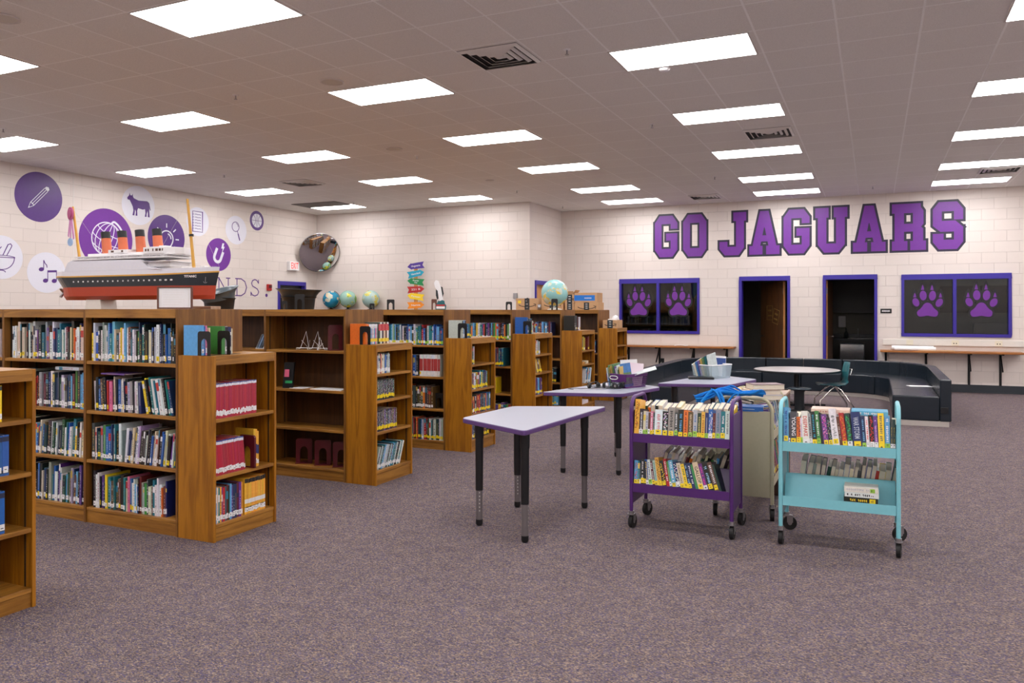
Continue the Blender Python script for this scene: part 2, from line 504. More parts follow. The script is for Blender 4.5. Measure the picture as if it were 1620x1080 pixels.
        o.location = loc
        if rot: o.rotation_euler = (0, 0, rot)
        if parent: o.parent = parent
        if bevel:
            b = o.modifiers.new('bevel', 'BEVEL'); b.width = bevel; b.segments = segs; b.limit_method = 'ANGLE'
            b.angle_limit = math.radians(40)
        return o

def tag(o, label, cat, group=None, kind=None):
    o['label'] = label; o['category'] = cat
    if group: o['group'] = group
    if kind: o['kind'] = kind
    return o
def thing(name, label, cat, loc=(0, 0, 0), rot=0.0, group=None):
    o = bpy.data.objects.new(name, None); COL.objects.link(o)
    o.empty_display_size = 0.1
    o.location = loc; o.rotation_euler = (0, 0, rot)
    return tag(o, label, cat, group)
def struct(o):
    o['kind'] = 'structure'; return o
def copy_tree(o, parent=None):
    c = o.copy(); COL.objects.link(c)
    if parent: c.parent = parent
    for ch in list(o.children): copy_tree(ch, c)
    return c

def text_verts(s, size, bold=0.0):
    """filled 2-D lettering as triangles (x right, y up), centred"""
    cu = bpy.data.curves.new('t', 'FONT'); cu.body = s; cu.size = size; cu.align_x = 'CENTER'; cu.align_y = 'CENTER'
    cu.resolution_u = 2; cu.offset = bold
    ob = bpy.data.objects.new('t', cu); COL.objects.link(ob)
    dg = bpy.context.evaluated_depsgraph_get()
    me = ob.evaluated_get(dg).to_mesh()
    v = [(p.co.x, p.co.y) for p in me.vertices]; f = [list(p.vertices) for p in me.polygons]
    ob.evaluated_get(dg).to_mesh_clear()
    bpy.data.objects.remove(ob); bpy.data.curves.remove(cu)
    return v, f
def add_text(mb, s, size, origin, ux, uy, m=0, bold=0.0, width=None, col=None):
    v, f = text_verts(s, size, bold)
    if not v: return
    k = 1.0
    if width:
        w = max(a for a, b in v) - min(a for a, b in v)
        k = width / max(w, 1e-6)
    o, ux, uy = Vector(origin), Vector(ux), Vector(uy)
    mb._add([o + ux * (a * k) + uy * b for a, b in v], f, m, False, col)

# ------------------------------------------------------------------ room shell
CZ = 1.55 + 2.296
XW, XE, YS = -12.2, 5.6, -4.0          # decal wall, unseen side wall, wall behind the camera
YB, YF, XJ = 15.35, 17.2, -6.62        # back wall, lettered wall, jog between them
OX0, OX1 = -0.1, 0

struct(MB().box(XW - .2, XE + .2, YS - .2, YF + 3.4, -0.1, 0).build('floor', M['carpet']))
struct(MB().box(XW - .2, XE + .2, YS - .2, YF + 3.4, CZ, CZ + 0.1).build('ceiling', M['ceil']))

def wall_holes(name, axis, a0, a1, z0, z1, y0, y1, holes, m):
    xs = sorted({a0, a1} | {h[0] for h in holes} | {h[1] for h in holes})
    zs = sorted({z0, z1} | {h[2] for h in holes} | {h[3] for h in holes})
    mb = MB()
    for i in range(len(xs) - 1):
        for j in range(len(zs) - 1):
            cx, cz = (xs[i] + xs[i + 1]) / 2, (zs[j] + zs[j + 1]) / 2
            if any(h[0] < cx < h[1] and h[2] < cz < h[3] for h in holes): continue
            if axis == 'x': mb.box(xs[i], xs[i + 1], y0, y1, zs[j], zs[j + 1])
            else: mb.box(y0, y1, xs[i], xs[i + 1], zs[j], zs[j + 1])
    return struct(mb.build(name, m))

W1 = (-5.22, -3.43, 1.04, 2.255); W2 = (0.475, 2.31, 1.045, 2.25)
D1 = (-2.60, -1.58, 0, 2.265); D2 = (-0.95, 0.05, 0, 2.265)
wall_holes('wall_north', 'x', XJ - .2, XE + .2, 0, CZ, YF, YF + .2, [W1, W2, D1, D2], M['wall_x'])
JD = (15.62, 16.6, 0, 2.2)
wall_holes('wall_jog', 'y', YB, YF, 0, CZ, XJ - .2, XJ, [JD], M['wall_y'])
struct(MB().box(XW - .2, XJ - .2, YB, YB + .2, 0, CZ).build('wall_back', M['wall_x']))
LD = (13.98, 14.93, 0, 2.215)
wall_holes('wall_west', 'y', YS - .2, YB, 0, CZ, XW - .2, XW, [LD], M['wall_y'])
struct(MB().box(XE, XE + .2, YS - .2, YF, 0, CZ).build('wall_east', M['wall_y']))
SW = (-8.05, -6.4, 1.3, 2.87)
wall_holes('wall_south', 'x', XW, XE, 0, CZ, YS - .2, YS, [SW], M['wall_x'])
mb = MB()
for a, b, c, d in ((SW[0] - .05, SW[1] + .05, SW[2] - .06, SW[2]), (SW[0] - .05, SW[1] + .05, SW[3], SW[3] + .05)):
    mb.box(a, b, YS - .15, YS + .02, c, d)
for a in (SW[0], (SW[0] + SW[1]) / 2, SW[1]): mb.box(a - .03, a + .03, YS - .15, YS + .02, SW[2], SW[3])
w = struct(mb.build('window_3', M['purple_frame']))
MB().box(SW[0], SW[1], YS - .11, YS - .1, SW[2], SW[3]).build('window_pane', M['glass'], w)

# control joints in the block walls
struct(MB().box(-6.28, -6.265, YF - .004, YF + .001, 0, CZ).build('trim_1', M['offwhite']))
struct(MB().box(XW - .001, XW + .003, 8.985, 8.995, 0, CZ).build('trim_2', M['vent']))

# baseboards
mb = MB()
for a, b in ((XJ, D1[0] - .001), (D1[1], D2[0]), (D2[1], XE)): mb.box(a, b, YF - .012, YF, 0, .15).box(a, b, YF - .02, YF, 0, .02)
struct(mb.build('baseboard_north', M['baseboard']))
struct(MB().box(XW + .012, XJ, YB - .012, YB, 0, .15).build('baseboard_back', M['baseboard']))
struct(MB().box(XW, XW + .012, YS, LD[0], 0, .15).box(XW, XW + .012, LD[1], YB, 0, .15).build('baseboard_west', M['baseboard']))

# rooms behind the lettered wall (unlit)
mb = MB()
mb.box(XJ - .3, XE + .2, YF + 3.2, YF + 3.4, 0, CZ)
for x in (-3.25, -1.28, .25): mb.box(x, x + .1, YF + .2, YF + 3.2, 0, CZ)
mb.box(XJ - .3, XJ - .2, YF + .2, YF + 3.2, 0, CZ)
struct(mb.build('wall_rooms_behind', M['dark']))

# window frames in the lettered wall
def window(n, W, mull):
    x0, x1, z0, z1 = W
    mb = MB()
    y0, y1 = YF - .03, YF + .12
    mb.box(x0, x1, y0, y1, z1 - .10, z1).box(x0, x1, y0, y1, z0, z0 + .06)
    mb.box(x0, x0 + .05, y0, y1, z0 + .06, z1 - .10).box(x1 - .05, x1, y0, y1, z0 + .06, z1 - .10)
    mb.box(mull - .03, mull + .03, y0, y1, z0 + .06, z1 - .10)
    w = struct(mb.build('window_%d' % n, M['purple_frame'], bevel=.006))
    MB().box(x0 + .05, mull - .03, YF + .05, YF + .056, z0 + .06, z1 - .10).build('window_pane', M['glass'], w)
    MB().box(mull + .03, x1 - .05, YF + .05, YF + .056, z0 + .06, z1 - .10).build('window_pane', M['glass'], w)
window(1, W1, -4.34)
window(2, W2, 1.385)

def ell(c, rx, rz, rot=0, n=20):
    out = []
    for i in range(n):
        a = 2 * PI * i / n
        x, z = rx * math.cos(a), rz * math.sin(a)
        out.append((c[0] + x * math.cos(rot) - z * math.sin(rot), c[1] + x * math.sin(rot) + z * math.cos(rot)))
    return out
def smooth_poly(pts, it=2):
    for _ in range(it):
        q = []
        for i in range(len(pts)):
            a, b = pts[i], pts[(i + 1) % len(pts)]
            q.append((a[0] * .75 + b[0] * .25, a[1] * .75 + b[1] * .25)); q.append((a[0] * .25 + b[0] * .75, a[1] * .25 + b[1] * .75))
        pts = q
    return pts
def offset_poly(pts, d):
    A = sum(pts[i][0] * pts[(i + 1) % len(pts)][1] - pts[(i + 1) % len(pts)][0] * pts[i][1] for i in range(len(pts)))
    s = 1 if A > 0 else -1
    out = []
    N = len(pts)
    for i in range(N):
        p0, p, p1 = Vector(pts[i - 1]), Vector(pts[i]), Vector(pts[(i + 1) % N])
        e0 = (p - p0); e1 = (p1 - p)
        if e0.length < 1e-9 or e1.length < 1e-9: out.append((p.x, p.y)); continue
        e0.normalize(); e1.normalize()
        n0 = Vector((e0.y, -e0.x)) * s; n1 = Vector((e1.y, -e1.x)) * s
        b = n0 + n1
        if b.length < 1e-6: b = n0
        b.normalize()
        k = d / max(b.dot(n0), 0.45)
        out.append((p.x + b.x * k, p.y + b.y * k))
    return out
def paw(x, z, s, label):
    """a paw print with claws, s = overall width"""
    shapes = []
    pad = smooth_poly([(-.10, .20), (.10, .20), (.22, -.02), (.38, -.14), (.33, -.34), (.14, -.33), (0, -.29), (-.14, -.33), (-.33, -.34), (-.38, -.14), (-.22, -.02)], 2)
    shapes.append(pad)
    for cx, cz, rx, rz, rot in ((-.40, .22, .115, .17, .35), (-.15, .48, .12, .19, .05), (.17, .47, .12, .19, -.1), (.40, .20, .115, .17, -.45)):
        shapes.append(ell((cx, cz), rx, rz, rot))
    for cx, cz, h in ((-.44, .41, .18), (-.17, .70, .20), (.15, .69, .20), (.44, .40, .18)):
        shapes.append([(cx - .055, cz), (cx + .055, cz), (cx + .035, cz + h * .6), (cx + .005, cz + h), (cx - .02, cz + h * .75)])
    t = thing('paw_decal', label, 'decal', (x, YF + .05, z))
    a = MB(); b = MB()
    for n_, sh in enumerate(shapes):
        sh = [(px * s, pz * s) for px, pz in sh]
        a.prism(sh, -.0075 - .0002 * n_, -.005, 0, 'xz'); b.prism(offset_poly(sh, .036), -.001 - .0004 * n_, 0, 0, 'xz')
    a.build('paw_print', M['purple'], t); b.build('paw_outline', mat('black_decal', (26, 26, 30), .5), t)
paw(-4.79, 1.62, .52, 'purple paw decal on the first pane from the bookcases')
paw(-3.90, 1.62, .52, 'purple paw decal on the pane nearest the door without a sink')
paw(.93, 1.60, .50, 'purple paw decal on the pane nearest the nameplate')
paw(1.83, 1.60, .50, 'purple paw decal on the pane furthest from the doorways')

# door frames, doors
def door_frame(n, axis, D, pos, depth, into):
    a0, a1, z0, z1 = D
    mb = MB()
    lo, hi = (pos - .03, pos + depth) if into > 0 else (pos - depth, pos + .03)
    def b(p, q, c, d):
        if axis == 'x': mb.box(p, q, lo, hi, c, d)
        else: mb.box(lo, hi, p, q, c, d)
    b(a0, a1, z1 - .09, z1); b(a0, a0 + .055, 0, z1 - .09); b(a1 - .055, a1, 0, z1 - .09)
    return struct(mb.build('door_%d' % n, M['purple_frame'], bevel=.006))
door_frame(1, 'x', D1, YF, .2, 1)
door_frame(2, 'x', D2, YF, .2, 1)
f3 = door_frame(3, 'y', LD, XW, .2, -1)
f4 = door_frame(4, 'y', JD, XJ, .2, -1)
MB().box(XW - .12, XW - .08, LD[0] + .055, LD[1] - .055, 0.01, LD[3] - .09).build('door_leaf', M['darkcab'], f3)
MB().box(XJ - .10, XJ - .06, JD[0] + .055, JD[1] - .055, 0.01, JD[3] - .09).build('door_leaf', M['door_edge'], f4)

# open door of the first doorway (hinged at its right jamb, swung inwards)
t = thing('open_door', 'dark wooden door with lever handle standing open inside a doorway', 'door', (D1[1] - .13, YF + .17, 0))
mbk = MB()
ang = math.radians(128)
u = Vector((math.cos(ang), math.sin(ang), 0)); nrm = Vector((-u.y, u.x, 0))
mbk.obox(Vector((0, 0, 1.085)) + u * .44, u * .44, nrm * .022, (0, 0, 1.075))
mbk.build('door_leaf', M['door_wood'], t)
e = MB(); e.obox(Vector((-.003, -.001, 1.085)), u * .004, nrm * .023, (0, 0, 1.075)); e.build('door_edge', M['door_edge'], t)
hb = MB()
for z in (.3, 1.1, 1.95): hb.obox(Vector((-.008, -.004, z)), u * .004, nrm * .022, (0, 0, .06))
hb.build('hinge', M['steel'], t)
hn = MB(); c = u * .8 - nrm * .05 + Vector((0, 0, 1.0)); hn.cyl(c + nrm * .03, c, .025, n=12); hn.cyl(c, c - u * .12, .01, n=8)
c2 = u * .8 + nrm * .05 + Vector((0, 0, 1.0)); hn.cyl(c2 - nrm * .03, c2, .025, n=12); hn.cyl(c2, c2 - u * .12, .01, n=8)
hn.build('handle', M['chrome'], t)
ps = MB()
for off, zz, rr in ((.52, 1.5, 0), (.28, 1.42, .25)):
    c = u * off + nrm * .024 + Vector((0, 0, zz))
    a = (u * math.cos(rr) + Vector((0, 0, 1)) * math.sin(rr)); b = (Vector((0, 0, 1)) * math.cos(rr) - u * math.sin(rr))
    for k in (-1, 1):
        ps.obox(c + a * .11 * k, a * .006, nrm * .002, b * .15); ps.obox(c + b * .15 * k, a * .11, nrm * .002, b * .006)
    ps.obox(c + b * .05, a * .06, nrm * .002, b * .02); ps.obox(c - b * .06, a * .07, nrm * .002, b * .015)
ps.build('poster_outline', mat('faded_gold_print', (120, 92, 44), .5), t)
# door of the kitchenette, hinged at its left jamb
t = thing('open_door', 'wooden door with pale edge standing open beside the kitchenette', 'door', (D2[0] + .055, YF + .16, 0))
ang = math.radians(86); u = Vector((math.cos(ang), math.sin(ang), 0)); nrm = Vector((-u.y, u.x, 0))
MB().obox(Vector((0, 0, 1.085)) + u * .44, u * .44, nrm * .022, (0, 0, 1.075)).build('door_leaf', M['door_wood'], t)
MB().obox(Vector((0, -.004, 1.085)), u * .004, nrm * .023, (0, 0, 1.075)).build('door_edge', M['door_edge'], t)
hb = MB()
for z in (.3, 1.1, 1.95): hb.obox(Vector((0, -.009, z)), u * .004, nrm * .022, (0, 0, .06))
hb.build('hinge', M['steel'], t)
hn = MB(); c = u * .8 - nrm * .05 + Vector((0, 0, 1.0)); hn.cyl(c + nrm * .03, c, .025, n=12); hn.cyl(c, c - u * .12, .01, n=8); hn.build('handle', M['chrome'], t)

# kitchenette
t = thing('kitchen_counter', 'dark counter with a sink and tap inside the kitchenette', 'counter', (-.35, YF + 2.5, 0))
MB().box(-.8, .55, .1, .65, .1, .86).build('base_cabinet', M['darkcab'], t)
MB().box(-.8, .55, .05, .65, .86, .90).box(-.8, .55, .62, .65, .90, 1.0).build('worktop', M['charc'], t)
MB().cyl((.0, .5, .9), (0, .5, 1.12), .012).cyl((0, .5, 1.12), (0, .33, 1.1), .01).build('tap', M['steel'], t)
MB().box(-.25, .3, .2, .45, .895, .905).build('sink', M['steel'], t)
mb = MB().box(-1.1, .2, YF + 2.85, YF + 3.19, 1.5, 2.3)
tag(mb.build('wall_cabinet', M['darkcab']), 'dark wall cabinet above the kitchenette sink', 'cabinet')
t = thing('ice_machine', 'stainless steel appliance with mirror-like front inside the kitchenette', 'appliance', (-.44, YF + 1.3, 0))
MB().box(-.24, .24, 0, .5, 0, .84).build('body', M['charc'], t)
MB().box(-.23, .23, -.02, 0, .1, .82).build('front_panel', mat('polished_steel', (205, 205, 205), .12, metal=1.0, bump=.15, gscale=3), t)
tag(MB().box(-.78, -.62, YF + 3.05, YF + 3.19, 1.15, 1.42).build('towel_dispenser', M['white'], bevel=.02), 'white towel dispenser on the kitchenette wall', 'dispenser')
tag(MB().box(-.02, .12, YF + 3.05, YF + 3.19, 1.1, 1.35).build('soap_dispenser', M['black'], bevel=.03), 'dark soap dispenser on the kitchenette wall', 'dispenser')
tag(MB().lathe([(.001, 0), (.04, 0), (.045, .12), (.015, .18), (.015, .24), (.001, .24)], (-.6, YF + 2.72, .9)).build('soap_bottle', M['charc']), 'dark bottle standing beside the kitchenette sink', 'bottle')

# desk and screen inside the office (seen dimly through the second window)
t = thing('office_desk', 'dim desk behind the glass of the window beside the nameplate', 'desk', (1.5, YF + 1.6, 0))
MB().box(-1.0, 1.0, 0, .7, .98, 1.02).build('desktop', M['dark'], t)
for sx in (-.95, .9): MB().box(sx, sx + .05, .02, .68, 0, .98).build('leg', M['darkcab'], t)
tag(MB().box(1.9, 2.6, YF + 1.95, YF + 2.1, 1.02, 1.28).build('printer', M['steel'], bevel=.01), 'grey printer on the desk behind the glass', 'printer')
tag(MB().box(1.35, 3.2, YF + 3.12, YF + 3.19, 1.5, 2.1).build('wall_screen', M['black']), 'dark screen on the office wall behind the glass', 'screen')

# nameplate, outlets, raceway, counters on the lettered wall
t = thing('nameplate', 'small black nameplate on the wall beside the kitchenette doorway', 'sign', (.205, YF, 1.54))
MB().box(-.1, .1, -.008, 0, -.045, .045).build('plate', M['black'], t)
mb = MB(); x = -.07
for wdt in (.014, .012, .014, .014, .012, .014, .014, .012): mb.box(x, x + wdt, -.01, -.008, -.012, .014); x += .018
mb.build('lettering', M['white'], t)
tag(MB().box(.15, 3.1, YF - .035, YF, .875, .99).build('raceway', M['offwhite'], bevel=.004), 'beige cable raceway running below the window beside the nameplate', 'raceway')
for x, lb in ((.62, 'on the raceway above the paper roll'), (1.39, 'on the raceway under the window mullion'), (2.1, 'on the raceway furthest from the nameplate')):
    t = thing('outlet', 'cream electrical outlet ' + lb, 'outlet', (x, YF - .035, .935))
    MB().box(-.06, .06, -.006, 0, -.05, .05).build('cover_plate', M['cream'], t)
    if x > 1: MB().box(-.03, -.012, -.008, -.006, -.02, .0).box(.012, .03, -.008, -.006, -.02, .0).build('socket', M['black'], t)
def wall_counter(x0, x1, z, label, br):
    t = thing('wall_counter', label, 'counter', ((x0 + x1) / 2, YF, 0))
    hx = (x1 - x0) / 2
    MB().box(-hx, hx, -.42, -.001, z - .035, z).build('countertop', M['counter'], t, bevel=.006)
    for b in br:
        xx = b - (x0 + x1) / 2
        mb = MB().box(xx - .02, xx + .02, -.03, -.001, .15, z - .035).box(xx - .02, xx + .02, -.36, -.03, z - .06, z - .035)
        mb.obox((xx, -.16, z - .2), (.012, 0, 0), (0, .16, .16), (0, .008, -.008))
        mb.build('bracket', M['blackm'], t)
    return t
wall_counter(-5.5, -2.66, .79, 'oak wall counter under the window nearest the bookcases', (-5.0, -4.3, -3.55, -2.85))
wall_counter(.10, 2.46, .785, 'oak wall counter under the window beside the nameplate', (.2, .9, 1.62, 2.13))
mb = MB().cyl((.3, YF - .2, .83), (1.02, YF - .2, .83), .045, n=16); mb.cyl((.35, YF - .3, .82), (1.05, YF - .3, .82), .035, n=16)
tag(mb.build('paper_roll', M['paper']), 'white rolled paper lying on the counter beside the doorway', 'paper')
tag(MB().box(.75, 1.35, YF - .38, YF - .12, .785, .797).build('flat_board', M['cardboard']), 'thin brown board lying on the counter beside the paper roll', 'board')
tag(MB().tube([(-3.92, YF - .25, .80), (-3.8, YF - .22, .815), (-3.68, YF - .25, .80), (-3.66, YF - .1, .80)], .008).build('charging_cable', M['white']), 'short white cable lying on the counter nearest the bookcases', 'cable')
t = thing('outlet', 'grey wall outlet with a loose cord below the counter nearest the bookcases', 'outlet', (-4.25, YF, .42))
MB().box(-.05, .05, -.01, 0, -.08, .08).build('cover_plate', M['charc'], t)
MB().tube([(0, -.02, 0), (-.12, -.03, -.1), (-.05, -.03, -.2), (.15, -.03, -.15), (.25, -.03, .1), (.24, -.05, .35)], .006).build('cord', M['offwhite'], t)

t = thing('wall_sensor', 'small grey plate on the back wall beside the jog, over the bookcases', 'sensor', (-6.95, YB, 1.86))
MB().box(-.045, .045, -.03, 0, -.06, .06).build('housing', M['steel'], t, bevel=.004)
# ------------------------------------------------------------------ lettering GO JAGUARS
def letter(name):
    """convex pieces of a block letter in a unit cell 0..1 x 0..1"""
    s, h, c = .30, .2, .22      # stem width, bar height, chamfer
    if name == 'O':
        return [[(0, c * .8), (s, c * .8), (s, 1 - c * .8), (0, 1 - c * .8)], [(1 - s, c * .8), (1, c * .8), (1, 1 - c * .8), (1 - s, 1 - c * .8)],
                [(0, c * .8), (c, 0), (1 - c, 0), (1, c * .8), (1, h), (0, h)], [(0, 1 - h), (1, 1 - h), (1, 1 - c * .8), (1 - c, 1), (c, 1), (0, 1 - c * .8)]]
    if name == 'G':
        return [[(0, c * .8), (s, c * .8), (s, 1 - c * .8), (0, 1 - c * .8)], [(0, c * .8), (c, 0), (1 - c, 0), (1, c * .8), (1, h), (0, h)],
                [(0, 1 - h), (1, 1 - h), (1, 1 - c * .8), (1 - c, 1), (c, 1), (0, 1 - c * .8)], [(1 - s, h), (1, h), (1, .57), (1 - s, .57)],
                [(.50, .40), (1, .40), (1, .57), (.50, .57)], [(1 - s, .68), (1, .68), (1, 1 - h), (1 - s, 1 - h)]]
    if name == 'J':
        return [[(.52, .8), (1, .8), (1, 1), (.52, 1)], [(.62, c * .8), (.92, c * .8), (.92, .8), (.62, .8)],
                [(0, c * .7), (.2, 0), (.72, 0), (.92, c * .8), (.92, h), (0, h)], [(0, h), (.3, h), (.3, .32), (0, .32)]]
    if name == 'A':
        return [[(.10, h - .02), (.36, h - .02), (.60, 1), (.36, 1)], [(.64, h - .02), (.90, h - .02), (.64, 1), (.40, 1)], [(.22, .30), (.78, .30), (.74, .44), (.26, .44)],
                [(.36, .62), (.64, .62), (.62, 1), (.38, 1)],
                [(0, 0), (.44, 0), (.44, h), (0, h)], [(.56, 0), (1, 0), (1, h), (.56, h)]]
    if name == 'U':
        return [[(0, .78), (.42, .78), (.42, 1), (0, 1)], [(.58, .78), (1, .78), (1, 1), (.58, 1)], [(.08, c * .8), (.35, c * .8), (.35, .8), (.08, .8)],
                [(.65, c * .8), (.92, c * .8), (.92, .8), (.65, .8)], [(.08, c * .8), (.28, 0), (.72, 0), (.92, c * .8), (.92, h), (.08, h)]]
    if name == 'R':
        return [[(0, .8), (.85, .8), (.85, 1), (0, 1)], [(.08, .18), (.36, .18), (.36, .8), (.08, .8)], [(0, 0), (.46, 0), (.46, .2), (0, .2)],
                [(.54, 0), (1, 0), (1, .2), (.54, .2)], [(.62, .18), (.92, .18), (.92, .46), (.86, .5), (.62, .5)], [(.3, .4), (.7, .4), (.7, .57), (.3, .57)],
                [(.62, .5), (.86, .5), (.93, .56), (.93, .84), (.78, 1), (.62, 1)]]
    if name == 'S':
        return [[(0, 1 - h), (1, 1 - h), (1, 1 - c * .7), (.8, 1), (.2, 1), (0, 1 - c * .7)], [(0, .56), (s, .56), (s, .8), (0, .8)], [(1 - s, .62), (1, .62), (1, .8), (1 - s, .8)],
                [(0, .5), (.25, .37), (.8, .37), (1, .46), (.75, .60), (.2, .60), (0, .60)], [(1 - s, h), (1, h), (1, .47), (1 - s, .47)], [(0, h), (.36, h), (.36, .33), (0, .33)],
                [(0, c * .7), (.2, 0), (.8, 0), (1, c * .7), (1, h), (0, h)]]
t = thing('wall_lettering', 'large purple GO JAGUARS lettering with black outlines painted on the far wall', 'lettering', (0, YF, 0))
def pxx(px):
    k = (px - 810) / FPX
    return YF * (-math.sin(YAW) + math.cos(YAW) * k) / (math.cos(YAW) + math.sin(YAW) * k)
for ch, a, b in (('G', 1033, 1075), ('O', 1077.5, 1121), ('J', 1135, 1184), ('A', 1182, 1237), ('G', 1236, 1284.5), ('U', 1286, 1344.5), ('A', 1345.5, 1405), ('R', 1407, 1469), ('S', 1471.5, 1528)):
    x0, x1 = pxx(a) + .045, pxx(b) - .045
    z0, z1 = 2.72, 3.625
    A = MB(); B = MB()
    for li, pc in enumerate(letter(ch)):
        q = [(x0 + (x1 - x0) * p, z0 + (z1 - z0) * r) for p, r in pc]
        A.prism(q, -.007 - .0004 * li, -.0045, 0, 'xz'); B.prism(offset_poly(q, .042), -.001 - .0004 * li, 0, 0, 'xz')
    la = A.build('letter', M['purple'], t)
    B.build('letter_outline', M['outline'], la)

# ------------------------------------------------------------------ decals on the left wall
def decal(y, z, r, dark, label, draw, rz=None):
    t = thing('wall_decal', label, 'decal', (XW, y, z), PI / 2)
    MB().disc((0, 0), r, 1, 0, 56, rz).build('disc', M['purple'] if dark == 1 else M['purple_d'] if dark == 2 else M['lilac'], t)
    mb = MB(); draw(mb)
    mb.build('icon', M['lilac'] if dark else M['purple_d'], t)
    return t
def arc(c, r, a0, a1, n=16, rz=None):
    rz = rz or r
    return [(c[0] + r * math.cos(math.radians(a0 + (a1 - a0) * i / n)), c[1] + rz * math.sin(math.radians(a0 + (a1 - a0) * i / n))) for i in range(n + 1)]
def rot2(pts, deg, c=(0, 0)):
    a = math.radians(deg)
    return [(c[0] + x * math.cos(a) - y * math.sin(a), c[1] + x * math.sin(a) + y * math.cos(a)) for x, y in pts]
def d_pencil(mb):
    g = 47
    for s in ([(-.17, -.035), (.18, -.035)], [(-.17, 0), (.18, 0)], [(-.17, .035), (.18, .035)], [(-.17, -.035), (-.26, 0), (-.17, .035)], [(-.17, -.035), (-.155, -.015), (-.17, 0), (-.155, .015), (-.17, .035)]):
        mb.stroke(rot2(s, g), .009)
    mb.poly(rot2([(.18, -.035), (.22, -.035), (.24, 0), (.22, .035), (.18, .035)], g), 2)
    mb.poly(rot2([(-.26, 0), (-.235, -.012), (-.235, .012)], g), 2)
def d_bowl(mb):
    mb.stroke(arc((0, .0), .2, 180, 360, 20, .19), .012)
    mb.stroke([(-.21, .0), (.21, .0)], .012); mb.stroke(arc((0, 0), .21, 0, 180, 16, .03), .010)
    mb.stroke(arc((0, -.23), .06, 0, 180, 8, .03), .012)
    mb.stroke([(.02, .03), (.1, .2), (.14, .215), (.16, .19), (.15, .16), (.08, .03)], .012)
    mb.stroke([(-.1, .02), (-.02, .14), (0, .16)], .012)
def d_music(mb):
    mb.poly(ell((-.09, .05), .045, .032, .2), 2); mb.stroke([(-.052, .05), (-.052, .2)], .012); mb.stroke([(-.052, .2), (-.03, .15), (0, .12), (.005, .08)], .014)
    mb.poly(ell((-.02, -.13), .045, .034, .2), 2); mb.poly(ell((.13, -.13), .045, .034, .2), 2)
    mb.stroke([(.018, -.13), (.018, .03)], .012); mb.stroke([(.168, -.13), (.168, .04)], .012); mb.stroke([(.014, .02), (.172, .03)], .034)
def d_globe(mb, s=1.0, stand=True):
    r = .245 * s
    mb.stroke(arc((0, 0), r, 0, 360, 40)[:-1], .016 * s, closed=True)
    for k in (.35, .72): 
        mb.stroke(rot2(arc((0, 0), r * k, 0, 360, 30, r), -25)[:-1], .012 * s, closed=True)
    mb.stroke(rot2([(0, -r), (0, r)], -25), .012 * s)
    for k in (-.55, -.05, .5):
        w = r * math.sqrt(1 - k * k)
        mb.stroke(rot2([(w * math.cos(a), r * k - .05 * s * math.sin(a)) for a in [PI * i / 12 for i in range(13)]], -25), .012 * s)
    if stand:
        mb.stroke(arc((0, 0), r * 1.2, -118, 65, 24), .03 * s)
        mb.stroke([(r * 1.2 * math.cos(math.radians(65)), r * 1.2 * math.sin(math.radians(65))), (r * .35, r * .97)], .03 * s)
        mb.stroke([(.02, -r * 1.22), (.02, -r * 1.5)], .04); mb.stroke([(-.12, -r * 1.5), (.16, -r * 1.5)], .03)
def d_cow(mb):
    body = [(-.24, .12), (-.20, .16), (-.19, .21), (-.175, .165), (-.14, .165), (-.125, .20), (-.12, .15), (-.10, .12), (0, .09), (.19, .10), (.235, .07), (.25, .0), (.265, -.06), (.25, -.06), (.235, -.02), (.235, -.10),
            (.245, -.19), (.20, -.19), (.205, -.12), (.195, -.08), (.175, -.14), (.175, -.19), (.135, -.19), (.15, -.12), (.14, -.05), (.09, -.065), (-.01, -.05), (-.03, -.1), (-.025, -.19), (-.065, -.19), (-.055, -.12), (-.075, -.08),
            (-.09, -.19), (-.13, -.19), (-.11, -.10), (-.125, -.03), (-.17, .05), (-.19, .08), (-.235, .085)]
    mb.poly(body, 2)
def d_bulb(mb):
    mb.stroke(arc((0, -.02), .15, -30, 210, 26), .024)
    mb.stroke([(.13, -.095), (.07, -.2), (.06, -.26)], .024); mb.stroke([(-.13, -.095), (-.07, -.2), (-.06, -.26)], .024)
    mb.stroke(arc((0, -.02), .10, 0, 75, 10), .022)
    for a in (0, 42, 90, 138, 180): mb.stroke([(.21 * math.cos(math.radians(a)), -.02 + .21 * math.sin(math.radians(a))), (.29 * math.cos(math.radians(a)), -.02 + .29 * math.sin(math.radians(a)))], .022)
    mb.stroke([(.18, -.16), (.25, -.23)], .022); mb.stroke([(-.18, -.16), (-.25, -.23)], .022)
def d_list(mb):
    mb.stroke([(-.13, -.2), (.12, -.2), (.12, .2), (-.13, .2)], .014, closed=True)
    for i in range(6):
        z = .14 - i * .056
        mb.stroke([(-.08, z), (-.04, z + .004), (0, z - .004), (.04, z + .002), (.08, z - .003)], .010); mb.poly(ell((-.115, z), .009, .009, 0, 8), 3)
def d_mag(mb):
    mb.stroke(arc((-.02, .07), .10, 0, 360, 28)[:-1], .014, closed=True); mb.stroke(arc((-.02, .07), .075, 0, 80, 8), .010)
    mb.stroke([(.03, -.02), (.05, -.07)], .014); mb.stroke([(.05, -.07), (.10, -.21)], .028)
def d_magnet(mb):
    c = (-.03, -.06)
    pts = rot2([(.09, .17), (.09, .0)] + arc((0, 0), .09, 0, -180, 14) + [(-.09, .17)], -24, c)
    mb.stroke(pts, .062)
    mb.poly(rot2([(.0, .10), (.05, .10), (.03, .03), (.065, .03), (-.01, -.09), (.01, -.01), (-.03, -.01)], 0, (.10, .14)), 2)
decal(8.39, 3.372, .40, 2, 'purple disc decal with white pencil drawing, topmost on the decal wall', d_pencil)
decal(7.79, 2.37, .335, 0, 'pale disc decal with purple mixing bowl drawing', d_bowl)
